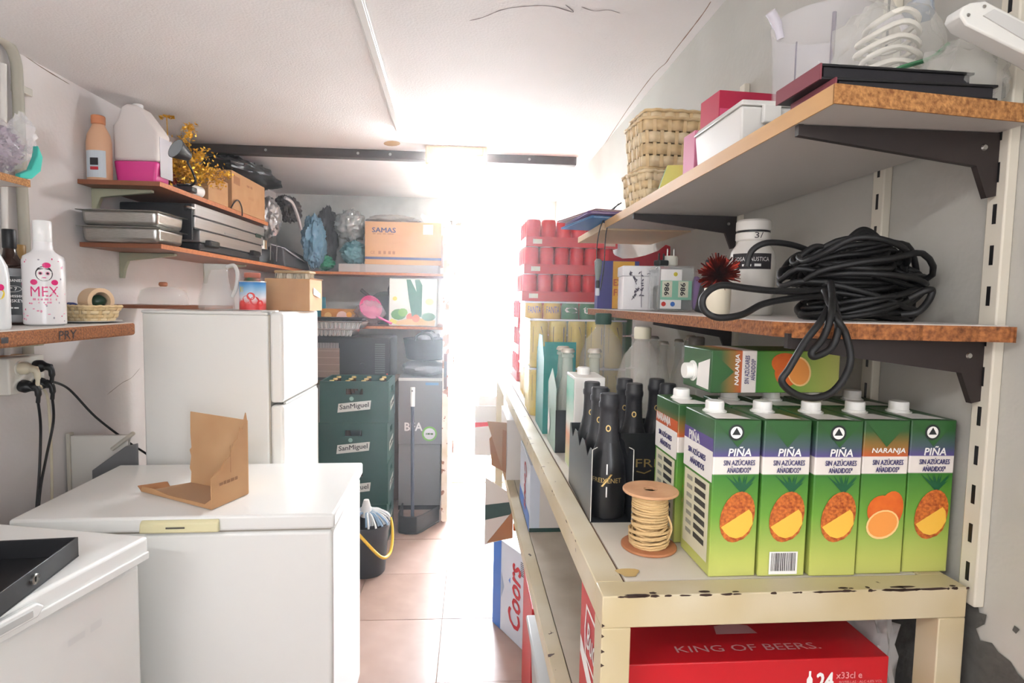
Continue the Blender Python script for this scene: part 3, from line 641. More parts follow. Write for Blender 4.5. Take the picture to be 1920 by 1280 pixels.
part('board', MB().hexa([(SX2+.002, .602, 0), (XR-.0145, .636, 0), (XR-.0145, 1.66, 0), (SX2+.002, 1.66, 0), (SX2+.002, .602, .02), (XR-.0145, .636, .02), (XR-.0145, 1.66, .02), (SX2+.002, 1.66, .02)]), mat('shelf_grey_underside', (196, 190, 184), .5), us)
box('edge_band', SX2, .601, -.0003, SX2+.0019, 1.66, .0203, OAK, us)
part('end_edge', MB().hexa([(SX2, .5995, -.0003), (XR-.0145, .6335, -.0003), (XR-.0145, .6358, -.0003), (SX2, .6018, -.0003), (SX2, .5995, .0203), (XR-.0145, .6335, .0203), (XR-.0145, .6358, .0203), (SX2, .6018, .0203)]), CHIPL, us)
ext = thing('shelf_extension', 'pale wooden board carrying on the upper shelf towards the door', 'shelf', (0, 0, SZ2-.004))
box('board', .372, 1.665, 0, XR-.0145, 2.05, .02, mat('pale_wood_board', (224, 196, 156), .5), ext, .001)
MZ = 1.437
bracket('black steel bracket under the near end of the middle shelf', .676, MZ-.001, .382, BLACKM)
bracket('black steel bracket under the far end of the middle shelf', 1.375, MZ-.001, .44, BLACKM)
ms = thing('wall_shelf', 'middle wall shelf board with broken chipboard edge', 'shelf', (0, 0, MZ)); MT = MZ+.019
b = MB(); r = random.Random(8); P = [(.388, .668)]
for i in range(1, 24): P.append((.388+i*.0107, .668-.0013*i+r.uniform(-.003, .003)))
P += [(.637, .632), (XR-.0145, .632), (XR-.0145, 1.86), (.376, 1.86), (.376, .70)]
part('board', MB().prism(P, (0, 0, 0), XA, YA, (0, 0, .0185)), CHIP, ms)
part('laminate', MB().prism([(.390, .670), (XR-.016, .640), (XR-.016, 1.859), (.378, 1.859), (.378, .70)], (0, 0, .0185), XA, YA, (0, 0, .0012)), LAMIN, ms)

# --- on the upper shelf
fo = [('folded purple card folder sticking out over the shelf end', (150, 110, 176), .011, 0), ('blue card folder under the purple one at the shelf end', (60, 130, 200), 0, .02), ('thin pale card resting on the purple folder', (206, 170, 176), .022, .05)]
for i, (l, c, z, dy) in enumerate(fo):
    t = thing('card_folder', l, 'folder', (.375+.012*i, 1.60+dy*.6, UT+.001+z), math.radians(4+5*i), 'card folders on the upper shelf'); m = mat('folder_%d' % i, c, .5)
    part('front_cover', MB().hexa([(-.06, 0, .004), (.16, 0, .004), (.16, .28, .004), (-.06, .28, .004), (-.06, 0, .0055), (.16, 0, .0055), (.16, .28, .0055), (-.06, .28, .0055)]), m, t)
    box('back_cover', -.06, 0, 0, .16, .28, .0015, m, t); box('spine', .1585, 0, .0015, .16, .28, .004, m, t)
    box('paper', -.05, .005, .0015, .155, .27, .0035, INKW, t)
STRAW = mat('straw_weave', (236, 212, 166), .6, var=.6, vscale=50, col2=(216, 184, 132)); STRAW2 = mat('straw_weave_pale', (244, 226, 188), .6, var=.6, vscale=50, col2=(226, 200, 154))
def basket(label, loc, w, d, h, rows, rz=0, tilt=0, taper=.8, m=STRAW, nst=9):
    t = thing('wicker_basket', label, 'basket', loc, 0, 'woven straw baskets', rot=(tilt, 0, rz))
    def ring(k, off=0):
        s = taper+(1-taper)*k; a, bb = w/2*s+off, d/2*s+off; rr = min(a, bb)*.28; P = []
        for cx, cy, a0 in ((a-rr, bb-rr, 0), (-a+rr, bb-rr, 90), (-a+rr, -bb+rr, 180), (a-rr, -bb+rr, 270)):
            for q in range(0, 91, 30): P.append((cx+rr*math.cos(math.radians(a0+q)), cy+rr*math.sin(math.radians(a0+q))))
        return P
    def resample(P, n):
        L = [0]; m_ = len(P)
        for i in range(m_): L.append(L[-1]+math.dist(P[i], P[(i+1) % m_]))
        out = []
        for k in range(n):
            s = L[-1]*k/n; i = max(j for j in range(m_) if L[j] <= s); f = (s-L[i])/max(L[i+1]-L[i], 1e-9); p, q = P[i], P[(i+1) % m_]
            out.append((p[0]+(q[0]-p[0])*f, p[1]+(q[1]-p[1])*f))
        return out
    N = nst*4; hs = h/rows
    for k in range(rows):
        b = MB(); z0, z1 = k*hs+hs*.06, (k+1)*hs-hs*.06; n = N*4
        A = resample(ring(z0/h), n); B = resample(ring(z1/h), n); V = []
        for i in range(n):
            o = .0028*math.cos(2*math.pi*(i/8)+(math.pi if k % 2 else 0))
            for P, z in ((A, z0), (B, z1)):
                x, y = P[i]; q = Vector((x, y, 0)).normalized(); V.append((x+q.x*o, y+q.y*o, z))
        b.add(V, [(2*i, 2*((i+1) % n), 2*((i+1) % n)+1, 2*i+1) for i in range(n)])
        part('strip', b, m if k % 2 else (STRAW2 if m is STRAW else STRAW), t, smooth=60, solid=.0016)
    A = resample(ring(0), N); B = resample(ring(1), N)
    for i in range(N):
        a, c = Vector((*A[i], .002)), Vector((*B[i], h)); dr = (Vector((*A[(i+1) % N], 0))-Vector((*A[i-1], 0))).normalized()*.0045
        part('stake', MB().add([a-dr, a+dr, c+dr, c-dr], [(0, 1, 2, 3)]), m, t, solid=.0014)
    part('rim', MB().tube([(x, y, h+.002+.0012*math.sin(i*1.9)) for i, (x, y) in enumerate(resample(ring(1, .001), 72))], .0045, 6, closed=True), m, t, smooth=60)
    part('basket_base', MB().prism(ring(0), (0, 0, 0), XA, YA, (0, 0, .003)), m, t)
    return t
B0 = UT+.0005
basket('small pale straw basket at the front of the basket pile', (.462, 1.415, B0), .15, .09, .075, 4, math.radians(16), 0, .86, STRAW2, 7)
basket('large straw basket at the bottom of the basket pile', (.525, 1.545, B0), .22, .16, .105, 4, math.radians(4), 0, .88)
basket('deep straw basket resting tilted on the lower basket', (.522, 1.53, B0+.112), .215, .165, .115, 4, math.radians(3), math.radians(2), .9)
basket('topmost straw basket nested in the deep basket', (.526, 1.535, B0+.165), .20, .15, .085, 3, math.radians(2), math.radians(2), .88)
cc = thing('leaflet', 'folded green yellow and teal leaflet leaning at the shelf edge', 'leaflet', (.386, 1.20, B0), math.radians(-12)); cc.scale = (1.6, 1.6, 2.0)
for i, c in enumerate(((226, 222, 120), (60, 140, 160), (110, 180, 110))):
    part('leaf', MB().hexa([(0, i*.012, .001), (.055, i*.012, .001), (.055, i*.012+.012, .001), (0, i*.012+.012, .001), (.012, i*.012+.02, .03), (.06, i*.012+.02, .03), (.06, i*.012+.021, .03), (.012, i*.012+.021, .03)]), mat('leaflet_%d' % i, c, .5), cc)
pk = thing('gift_box', 'crimson and pink gift box standing behind the white tub', 'box', (.478, 1.13, B0), math.radians(4))
CRIM = mat('crimson_card', (186, 36, 72), .5)
part('box_body', MB().box(0, 0, 0, .15, .08, .185), CRIM, pk, .001); flat('front_print', pk, rect(.022, .13, .012, .085), (0, 0, 0), XA, ZA, mat('pink_print', (226, 90, 130), .5), .0008)
flat('front_print', pk, rect(.036, .045, .045, .13), (0, 0, 0), XA, ZA, INKW, .0008); flat('front_print', pk, ell(.006, .007, .036, .14), (0, 0, 0), XA, ZA, ORA, .0012)
lb = box('pink_box', 0, 0, 0, .06, .05, .085, mat('pink_box_card', (206, 120, 150), .5), None, .001, loc=(.405, 1.06, B0), rz=math.radians(3)); tag(lb, 'small pale pink card box at the oak shelf edge', 'box')
wt = thing('storage_tub', 'white translucent plastic tub with a loose lid on the upper shelf', 'tub', (.387, .835, B0), math.radians(1)); wt.scale = (.66, 1, 1)
TUBM = mat('milky_plastic', (240, 238, 232), .3, trans=.15)
part('tub_body', MB().hexa([(.006, .006, 0), (.124, .006, 0), (.124, .164, 0), (.006, .164, 0), (0, 0, .055), (.13, 0, .055), (.13, .17, .055), (0, .17, .055)]), TUBM, wt, .004)
part('lid', MB().hexa([(-.004, -.004, .0555), (.134, -.004, .0555), (.134, .174, .0555), (-.004, .174, .0555), (.006, .006, .066), (.124, .006, .066), (.124, .164, .066), (.006, .164, .066)]), TUBM, wt, .003)
part('lid_clip', MB().box(.045, -.009, .03, .085, -.0005, .056), TUBM, wt, .002)
# clear blender jug
CLR = film('clear_acrylic', (246, 244, 250), .16, .08); CLRE = film('clear_acrylic_edge', (236, 232, 242), .5, .08)
bj = thing('clear_jug', 'tall clear plastic jug with a handle standing on the upper shelf', 'jug', (.556, .92, B0))
part('jug_body', MB().lathe([(.0, .002), (.068, 0), (.070, .006), (.074, .16), (.078, .215), (.0795, .216), (.0775, .217), (.0725, .16), (.0685, .008), (.0, .005)], 36), CLR, bj, smooth=50)
part('spout', MB().tube(smooth_path([(-.076, -.01, .185), (-.084, -.012, .205), (-.098, -.016, .222)], 4), [.006]*4+[.008]*5, 8), CLRE, bj, smooth=60)
part('handle', MB().tube(smooth_path([(.05, -.06, .185), (.062, -.085, .188), (.068, -.096, .15), (.064, -.094, .09), (.056, -.08, .05), (.045, -.052, .045)], 6), .0055, 8), CLRE, bj, smooth=60)
part('ridge', MB().tube([(-.062, -.033, .02), (-.064, -.036, .17)], .0013, 5), mat('clear_ridge', (196, 190, 200), .2, trans=.5), bj); part('ridge', MB().tube([(-.026, -.066, .01), (-.027, -.070, .20)], .003, 6), MATS['clear_ridge'], bj)
# dark menu boards with maroon cover
for i, (l, z, x0, x1) in enumerate((('lower black menu folder at the near end of the upper shelf', 0, .398, .588), ('upper black menu folder with a maroon spine on the upper shelf', .0185, .386, .572))):
    t = thing('menu_folder', l, 'folder', (0, .628+.010*i, B0+z), math.radians(1.5*i), 'black menu folders')
    t.location.x = x0; W = x1-x0
    box('cover', .0, 0, 0, W, .09, .003, BLACK, t, .001); box('cover', 0, 0, .0145, W, .09, .0175, BLACK, t, .001); box('page_block', .004, .003, .003, W-.004, .086, .0145, mat('folder_pages_dark', (34, 32, 36), .7), t)
    box('spine', -.002, .0, 0, .0, .09, .0175, mat('maroon_cloth', (128, 62, 72), .6), t)
# bag of white cables
FILM2 = film('bag_film', (236, 234, 226), .26, .2)
cb = thing('cable_bag', 'clear plastic bag stuffed with white cords on the menu folders', 'bag', (.555, .765, B0+.001))
blob('bag_film', (.0, 0, .085), (.075, .055, .09), FILM2, cb, .2, 2.4, 3, 44, 26, 0)
b = MB(); r = random.Random(9)
for k in range(9):
    z = .015+.015*k; s = .055*(1-.05*k)
    b.tube(smooth_path([(-s, -.02+.04*r.random(), z), (-s*.2, -.035+.02*r.random(), z+.012), (s*.7, -.02, z+.004), (s*.6, .03, z), (-.3*s, .035, z+.006)], 5, True), .0038, 6, closed=True)
part('cord', b, mat('white_cord', (232, 228, 216), .45), cb, smooth=60)
part('cord', MB().tube(smooth_path([(-.05, -.045, .05), (-.02, -.05, .066), (.02, -.05, .08), (.045, -.046, .10)], 5), .003, 6), mat('green_cord', (70, 130, 90), .5), cb, smooth=60)
part('knotted_neck', MB().tube(smooth_path([(.03, -.01, .155), (.04, -.01, .18), (.036, -.012, .205)], 4), [.02, .018, .014, .011, .010, .011, .013, .017, .02], 8), mat('blue_film', (176, 196, 220), .2, alpha=.5), cb, smooth=60)
pso = at(1870, 120, Y=.60); ps = thing('power_strip', 'white plastic power strip propped against the wall at the top right', 'power strip', pso)
pw = mat('white_abs', (228, 228, 222), .35)
def psp(P, y, t): return MB().add([at(a_, b_, Y=.60)-pso+Vector((0, y, 0)) for a_, b_ in P]+[at(a_, b_, Y=.60)-pso+Vector((0, y+t, 0)) for a_, b_ in P], [tuple(range(len(P)-1, -1, -1)), tuple(range(len(P), 2*len(P)))]+[(k_, (k_+1) % len(P), len(P)+(k_+1) % len(P), len(P)+k_) for k_ in range(len(P))])
part('strip_body', psp([(1800, 28), (1806, 12), (1822, 4), (1848, 1), (1990, 74), (1990, 138), (1925, 102), (1812, 46)], 0, .022), pw, ps, .002)
part('strip_panel', psp([(1842, 30), (1862, 18), (1990, 82), (1990, 118)], -.0015, .0014), mat('white_abs_shade', (206, 206, 202), .4), ps)
for a_, b_ in ((1816, 28), (1846, 12)): part('screw', MB().lathe([(.002, 0), (.0015, .001)], 8, at(a_, b_, Y=.5995)-pso, ax=(0, -1, 0)), STEEL, ps)
g = thing('plastic_bag', 'crumpled clear bag slumped at the near end of the upper shelf', 'bag', (.585, .672, B0)); blob('bag_film', (0, 0, .042), (.05, .035, .046), FILM2, g, .25, 2.6, 11, 34, 22, 0)

# --- on the middle shelf
M0 = MT+.0014
bb = thing('tea_box', 'blue and yellow printed box at the far end of the middle shelf', 'box', (.379, 1.735, M0), math.radians(-3))
part('box_body', MB().box(0, 0, 0, .125, .055, .145), mat('indigo_card', (64, 60, 132), .5), bb, .001)
flat('front_print', bb, rect(.066, .143, .078, .0725), (0, 0, 0), XA, ZA, mat('amber_print', (234, 172, 50), .5), .0006)
text('EXTE', bb, (.073, 0, .080), XA, ZA, .05, .02, mat('orange_ink', (200, 90, 40), .5), .02); text('FR', bb, (.062, 0, .050), XA, ZA, .026, .02, MATS['orange_ink'], .02)
rb = thing('gift_bag', 'torn red paper bag with scooped edges behind the tea box', 'bag', (.425, 1.80, M0), math.radians(2))
REDP = mat('red_paper', (190, 24, 40), .45)
fr = [(0, 0), (.20, 0), (.20, .20), (.185, .205), (.16, .185), (.12, .17), (.08, .160), (.045, .158), (.02, .168), (.0, .19)]
part('front_sheet', MB().prism(fr, (0, 0, 0), XA, ZA, (0, .0008, 0)), REDP, rb); part('back_sheet', MB().prism([(0, 0), (.20, 0), (.20, .16), (0, .15)], (0, .07, 0), XA, ZA, (0, .0008, 0)), REDP, rb)
for x in (0, .1992): box('side_gusset', x, .0008, 0, x+.0008, .07, .15, REDP, rb)
flat('seal', rb, ell(.014, .014, .12, .10), (0, 0, 0), XA, ZA, mat('seal_red', (150, 40, 46), .4), .0006)
ti = thing('storage_tin', 'white square tin with lavender sprigs printed on it', 'tin', (.383, 1.455, M0), math.radians(-6))
TIN = mat('tin_white', (232, 230, 230), .3); SPR = mat('lavender_ink', (92, 86, 100), .5)
part('tin_body', MB().box(.001, .001, 0, .079, .079, .066), TIN, ti, .002); part('lid', MB().box(-.001, -.001, .066, .081, .081, .086), TIN, ti, .002)
r = random.Random(6)
for (sx, sz, L, an) in ((.042, .006, .07, 92), (.02, .02, .03, 60), (.062, .004, .05, 78), (.03, .05, .03, 120), (.052, .07, .026, 20)):
    a = math.radians(an); c, s = math.cos(a), math.sin(a)
    flat('sprig', ti, [(sx-s*.0006, sz+c*.0006), (sx+s*.0006, sz-c*.0006), (sx+c*L+s*.0006, min(sz+s*L, .083)), (sx+c*L-s*.0006, min(sz+s*L, .083))], (0, -.001, 0), XA, ZA, SPR, .0006)
    for k in range(9):
        q = .3+.7*k/9; x, z = sx+c*L*q+r.uniform(-.005, .005), min(sz+s*L*q+r.uniform(-.003, .003), .083)
        flat('petal', ti, ell(.0014, .0034, x, z, 6, r.random()*3), (0, -.001, 0), XA, ZA, SPR, .0008)
gj = thing('glass_jar', 'square glass jar with a printed label full of plugs', 'jar', (.438, 1.345, M0), math.radians(-3))
part('jar_glass', MB().hexa([(0, 0, 0), (.072, 0, 0), (.072, .07, 0), (0, .07, 0), (-.001, -.001, .086), (.073, -.001, .086), (.073, .071, .086), (-.001, .071, .086)]), mat('thin_glass', (230, 236, 234), .06, alpha=.3), gj, .004)
flat('label', gj, rect(.042, .074, .026, .042), (0, -.001, 0), XA, ZA, INKW, .001)
flat('label_band', gj, rect(.062, .036, .036, .040), (0, -.001, 0), XA, ZA, mat('label_mint', (140, 196, 170), .5), .0014)
for x in (.018, .050):
    flat('number_panel', gj, rect(.020, .030, x, .042), (0, -.001, 0), XA, ZA, mat('number_cream', (222, 222, 200), .5), .0018); text('986', gj, (x-.001, -.001, .042), -ZA, XA, .024, .010, INKD, .02, lift=.0022)
for x, c in ((.012, (206, 60, 50)), (.030, (60, 110, 190))): flat('label_dot', gj, ell(.0045, .0045, x, .014), (0, -.001, 0), XA, ZA, mat('dot_%d' % c[0], c, .5), .0016)
flat('label_dot', gj, ell(.004, .004, .034, .070), (0, -.001, 0), XA, ZA, mat('dot_y', (206, 190, 60), .5), .0016)
box('contents', .006, .006, .003, .066, .064, .05, mat('jar_contents', (70, 66, 62), .8), gj, .006)
pl = thing('power_plug', 'white plug with prongs up on top of the glass jar', 'plug', (.482, 1.39, M0+.1085)); PLG = mat('plug_white', (226, 224, 210), .4)
part('plug_body', MB().lathe([(.014, 0), (.018, .004), (.018, .022), (.015, .026), (0, .026)], 18), PLG, pl, smooth=40)
for x in (-.008, .008): part('prong', MB().lathe([(.002, .026), (.002, .042), (.0015, .044)], 8, (x, 0, 0)), STEEL, pl)
pl = thing('power_plug', 'black plug lying on the rim of the glass jar', 'plug', (.452, 1.368, M0+.1085), math.radians(20))
part('plug_body', MB().box(-.014, -.012, 0, .014, .012, .014), BLACK, pl, .003)
for x in (-.007, .007): part('prong', MB().lathe([(.0022, .014), (.0022, .030)], 8, (x, 0, 0)), BLACK, pl)
lv = blob('lilac_pouch', (.535, 1.352, M0+.07), (.015, .012, .042), mat('lilac_cloth', (142, 116, 160), .7), None, .15, 2, 4, 24, 16); tag(lv, 'small lilac cloth pouch beside the labelled glass jar', 'pouch'); lv.location.z -= .025
for o_, k in ((ti, (1.15, 1.15, 1.32)), (gj, (1.2, 1.2, 1.26))): o_.scale = k
bt = thing('black_tube', 'black plastic tube leaning behind the lilac pouch', 'tube', (.500, 1.235, M0), 0, None, (math.radians(4), math.radians(13), 0))
part('tube_body', MB().lathe([(.013, 0), (.014, .002), (.0195, .11), (.0195, .112), (.016, .112), (.013, .06), (0, .06)], 22), BLACK, bt, smooth=40)
part('tube_tip', MB().lathe([(.0197, .104), (.0205, .106), (.0205, .112), (.0197, .114)], 22), BLACK, bt, smooth=40)
rc = thing('tinsel_cup', 'cream cup holding a copper red foil pompom', 'cup', (.428, .985, M0))
part('cup', MB().lathe([(0, 0), (.020, 0), (.022, .004), (.0225, .046), (.0215, .047), (.0205, .044), (.019, .006), (0, .006)], 26), mat('cream_ceramic', (234, 224, 200), .35), rc, smooth=40)
b = MB(); r = random.Random(12)
for i in range(260):
    d = Vector((r.gauss(0, 1), r.gauss(0, 1), r.gauss(.35, .8))).normalized(); L = r.uniform(.024, .042); o = Vector((0, 0, .070)); s = d.orthogonal().normalized(); s = Matrix.Rotation(r.random()*6.28, 3, d) @ s*.0022
    p = o+d*L; mid = o+d*L*.5; k = d.cross(s)*r.uniform(-.6, .6)
    b.add([o-s*.3, o+s*.3, mid+s+k, p+s*.6, p-s*.6, mid-s+k], [(0, 1, 2, 5), (5, 2, 3, 4)])
part('foil_pompom', b, mat('copper_foil', (170, 60, 44), .22, .85, var=.6, vscale=40, col2=(90, 26, 24)), rc)['kind'] = 'stuff'
so = thing('soda_bottle', 'white bottle of caustic soda with a black label', 'bottle', (.532, 1.075, M0), math.radians(-27))
part('bottle_body', MB().lathe([(0, 0), (.034, 0), (.037, .004), (.037, .085), (.034, .10), (.025, .113), (.024, .116)], 28), mat('white_hdpe', (226, 222, 214), .35), so, smooth=40)
part('screw_cap', MB().lathe([(.026, .116), (.028, .118), (.028, .128), (.0265, .129), (.0265, .132), (.028, .133), (.028, .146), (.025, .149), (0, .149)], 28), mat('cap_offwhite', (232, 228, 220), .35), so, smooth=30)
part('cap_seal', MB().lathe([(.0268, .129), (.0268, .132)], 28), BLACK, so)
f = lambda a, bb_: Vector((.0374*math.sin(a/.0374), -.0374*math.cos(a/.0374), .083+bb_))
b = MB(); b.add([f(-.034+.0068*i, z) for z in (-.012, .012) for i in range(11)], [(i, i+1, i+12, i+11) for i in range(10)]); part('label', b, INKD, so)
text('SOSA CÁUSTICA', so, (0, 0, 0), XA, ZA, .058, .008, INKW, .01, fn=lambda a, bb_: f(a, bb_+.004)*1.0+Vector((0, -.0006, 0))); text('~2', so, (0, 0, 0), XA, ZA, .03, .004, INKW, 0, fn=lambda a, bb_: f(a, bb_-.006)+Vector((0, -.0006, 0)))
text('3/', so, (0, 0, 0), XA, ZA, .014, .010, INKD, 0, fn=lambda a, bb_: Vector((.0282*math.sin(.35+a/.028), -.0284*math.cos(.35+a/.028), .1235+bb_*.9)))
so.scale = (1.12, 1.12, 1.2)
# coiled black cable with drooping loops
b = MB(); r = random.Random(21); P = []; C0 = Vector((.535, .782, M0))
for k in range(34):
    rx, ry = r.uniform(.050, .094), r.uniform(.030, .062); h = r.uniform(.006, .10)*(1 if k % 3 else 1.1); tx, ty = r.uniform(-1.1, 1.1), r.uniform(-1.0, 1.0); cx, cy = r.uniform(-.014, .014), r.uniform(-.012, .016)
    for j in range(12):
        a = 2*math.pi*j/12; x, y = rx*math.cos(a), ry*math.sin(a); z = h+max(-h+.0045, .28*(tx*x+ty*y))
        z = min(max(z, .0045), .112*(1-(abs(x)/.118)**2)+.004); P.append(C0+Vector((x+cx, y+cy, z)))
b.tube(smooth_path(P, 3), .0042, 7)
cbx = thing('black_cable', 'big coil of thick black cable heaped on the middle shelf', 'cable', C0); T0 = Matrix.Translation(-C0)
def cp(pts, px=True): return smooth_path([Vector(p)-C0 for p in pts], 7)
b.V = [tuple(Vector(v)-C0) for v in b.V]
part('coil', b, RUBBER, cbx, smooth=60)
def lp(pts): return [at(x, y, Y=Y)-C0 for x, y, Y in pts]
loops = [[(1560, 560, .70), (1540, 600, .648), (1510, 640, .64), (1480, 690, .636), (1466, 715, .635), (1490, 738, .635), (1525, 746, .635), (1560, 735, .635), (1585, 705, .636), (1595, 670, .64), (1585, 625, .644), (1568, 596, .648), (1545, 545, .70)],
         [(1558, 530, .71), (1560, 580, .655), (1545, 630, .645), (1522, 660, .643), (1530, 668, .643), (1560, 650, .643), (1572, 610, .648), (1562, 560, .68)],
         [(1575, 480, .80), (1590, 450, .80), (1618, 430, .80), (1645, 445, .80), (1665, 480, .79), (1685, 520, .78), (1700, 560, .77)],
         [(1600, 485, .80), (1600, 450, .80), (1622, 435, .80), (1655, 460, .80), (1672, 500, .79), (1670, 560, .78)],
         [(1400, 500, .76), (1410, 470, .76), (1440, 455, .76), (1490, 460, .77), (1540, 480, .78)], [(1500, 480, .76), (1530, 462, .76), (1560, 475, .76), (1565, 520, .76)],
         [(1705, 560, .70), (1735, 545, .69), (1748, 545, .69), (1740, 565, .69), (1720, 585, .69), (1690, 590, .70)],
         [(1590, 535, .76), (1520, 545, .72), (1450, 545, .70), (1400, 540, .69), (1350, 535, .68), (1320, 555, .675), (1320, 580, .675), (1345, 595, .675), (1390, 590, .68), (1430, 570, .70), (1480, 560, .71), (1540, 555, .73), (1600, 560, .77)]]
for q in loops: part('loop', MB().tube(smooth_path(lp(q), 7), .0042, 8), RUBBER, cbx, smooth=60)
# lead hanging from the folders over the tea box
ld = thing('adapter_lead', 'thin black lead with a grey plug hanging over the shelf front', 'lead', at(1165, 385, Y=1.66))
o = at(1165, 385, Y=1.66); q = lambda P: smooth_path([at(x, y, Y=1.65)-o for x, y in P], 6)
part('lead', MB().tube(q([(1165, 380), (1145, 395), (1128, 420), (1120, 455), (1119, 490)]), .0017, 6), RUBBER, ld); part('lead', MB().tube(q([(1160, 382), (1146, 400), (1136, 440), (1133, 490), (1128, 530), (1124, 545)]), .0017, 6), RUBBER, ld)
a = at(1122, 485, Y=1.65)-o; part('plug_body', MB().lathe([(.006, 0), (.012, -.008), (.009, -.04), (.004, -.062)], 12, a, sq=.6), mat('plug_grey', (120, 128, 124), .4), ld, smooth=40)
part('plug_tip', MB().lathe([(.005, -.062), (.006, -.066), (.006, -.082), (.004, -.084)], 10, a), BLACK, ld)
part('plug_tip', MB().lathe([(.0055, -.084), (.0065, -.088), (.0065, -.104), (.005, -.106)], 10, a), mat('plug_clear', (200, 206, 214), .2), ld)

# ------------------------------------------------------------------ under the table
BUD = mat('red_beer_card', (190, 22, 32), .4)
def carton_box(name, label, loc, w, d, h, m, rz=0, group=None):
    t = thing(name, label, 'box', loc, rz, group)
    part('box_body', MB().box(0, 0, 0, w, d, h), m, t, .0015); return t
bz = carton_box('beer_box', 'red beer box with pale lettering on the lower shelf', (.197, .692, SZ), .36, .26, .215, BUD, math.radians(.5))
text('KING OF BEERS.', bz, (.18, .028, .215), XA, YA, .20, .014, mat('silver_ink', (206, 150, 150), .5), .0)
text('24', bz, (.272, 0, .185), XA, ZA, .024, .024, INKW, .03); flat('bottle_mark', bz, [(.247, .173), (.255, .173), (.255, .188), (.2525, .192), (.2525, .199), (.2495, .199), (.2495, .192), (.247, .188)], (0, 0, 0), XA, ZA, INKW, .0006)
text('x33cl e', bz, (.305, 0, .192), XA, ZA, .036, .009, mat('pale_red_ink', (230, 150, 150), .5), .005); text('BOTELLAS · ALC 4,8% VOL', bz, (.322, 0, .182), XA, ZA, .06, .004, MATS['pale_red_ink'], 0); text('CERVEZA', bz, (.298, 0, .176), XA, ZA, .02, .004, MATS['pale_red_ink'], 0)
flat('emblem', bz, [(.15, .0), (.21, .0), (.205, .02), (.18, .026), (.155, .02)], (0, .06, .215), XA, YA, MATS['silver_ink'], .0006)
text('Budweiser', bz, (0, .12, .135), -YA, ZA, .17, .045, INKW, .01, .25); part('side_frame', MB().add([(0-.0006, y, z) for y, z in ((.025, .09), (.215, .09), (.225, .135), (.215, .18), (.025, .18), (.015, .135), (.03, .096), (.21, .096), (.218, .135), (.21, .174), (.03, .174), (.022, .135))], [(0, 1, 7, 6), (1, 2, 8, 7), (2, 3, 9, 8), (3, 4, 10, 9), (4, 5, 11, 10), (5, 0, 6, 11)]), INKW, bz)
flat('side_stripe', bz, [(0, .08), (.25, .0), (.25, .03), (0, .11)], (0, .255, -.005), -YA, ZA, INKW, .0005)
wr = thing('film_scrap', 'crumpled clear wrapping hanging behind the red beer box', 'wrapping', (.585, .77, SZ)); blob('wrap_film', (0, 0, .16), (.022, .05, .13), film('scrap_film', (236, 234, 230), .42, .15), wr, .35, 3, 5, 30, 22, 0)
COORS = mat('silver_blue_card', (206, 214, 226), .4); CBL = mat('beer_blue', (70, 120, 200), .4)
cr = carton_box('beer_box', 'blue and silver beer box on the lower shelf', (.175, 1.64, SZ), .235, .30, .20, COORS, math.radians(.5))
flat('front_print', cr, rect(.20, .19, .13, .1), (0, 0, 0), XA, ZA, mat('grey_white_card', (214, 208, 200), .5), .0006); flat('front_print', cr, rect(.235, .012, .1175, .006), (0, 0, 0), XA, ZA, GRNC, .0008)
CRED = mat('beer_red', (186, 36, 50), .4)
text('Coors', cr, (0, .12, .10), -ZA, -YA, .15, .07, CRED, .02, .2); flat('side_print', cr, rect(.30, .05, .15, .025), (0, .30, 0), -YA, ZA, CBL, .0006)
p = at(988, 1237, Z=0)
cf = carton_box('beer_box', 'blue and white beer box with red script on the floor under the table', (.112, 2.56, 0), .30, .25, .41, COORS, math.radians(-62))
# its printed face looks to the aisle
flat('side_print', cf, [(0, 0), (.07, 0), (.07, .41), (0, .41)], (0, 0, 0), XA, ZA, CBL, .0006)
text('Coors', cf, (.185, 0, .205), ZA, -XA, .29, .10, CRED, .02, .25, lift=.001); flat('side_print', cf, [(.075, .15), (.10, .21), (.075, .27)], (0, 0, 0), XA, ZA, mat('peak_grey', (150, 166, 190), .5), .0008)
flat('side_print', cf, [(.135, .255), (.15, .245), (.15, .275)], (0, 0, 0), XA, ZA, CBL, .001); box('trim_edge', .286, -.0008, 0, .30, 0, .41, GRNC, cf)
for k in range(8): flat('barcode_bar', cf, rect(.05, .0035, .255, .375-k*.008), (0, 0, 0), XA, ZA, INKD, .0012)
# open card box with flaps sticking out from under the table
ob = thing('open_box', 'opened white and green beer box with brown flaps sticking into the aisle', 'box', (.135, 2.13, SZ), math.radians(.9)); WHC = mat('white_card', (220, 214, 206), .5)
part('box_body', MB().box(.0, 0, 0, .26, .30, .23), WHC, ob, .001)
part('flap', MB().hexa([(-.002, 0, .0), (0, 0, 0), (0, .0015, 0), (-.002, .0015, 0), (-.075, -.02, .23), (0, 0, .22), (0, .0015, .22), (-.075, -.0185, .23)]), KRAFT, ob)
part('flap', MB().prism([(0, 0), (-.055, .03), (-.065, .13), (-.03, .17), (0, .16)], (0, -.004, .03), XA, ZA, (0, .002, 0)), CARDD, ob)
op = thing('open_box', 'torn white card box with a red stripe jutting into the aisle', 'box', (.02, 2.86, .70), math.radians(-4)); 
part('panel', MB().box(0, 0, 0, .11, .002, .25), WHC, op); flat('stripe', op, [(0, .14), (.085, .15), (.085, .05), (.105, .05), (.105, .17), (0, .165)], (0, 0, 0), XA, ZA, mat('stripe_red', (214, 44, 60), .5), .0006)
part('panel', MB().box(.108, .002, 0, .11, .3, .25), WHC, op); part('panel', MB().box(0, .3, 0, .11, .302, .25), WHC, op); part('base_panel', MB().box(0, 0, -.002, .11, .302, 0), KRAFT, op)
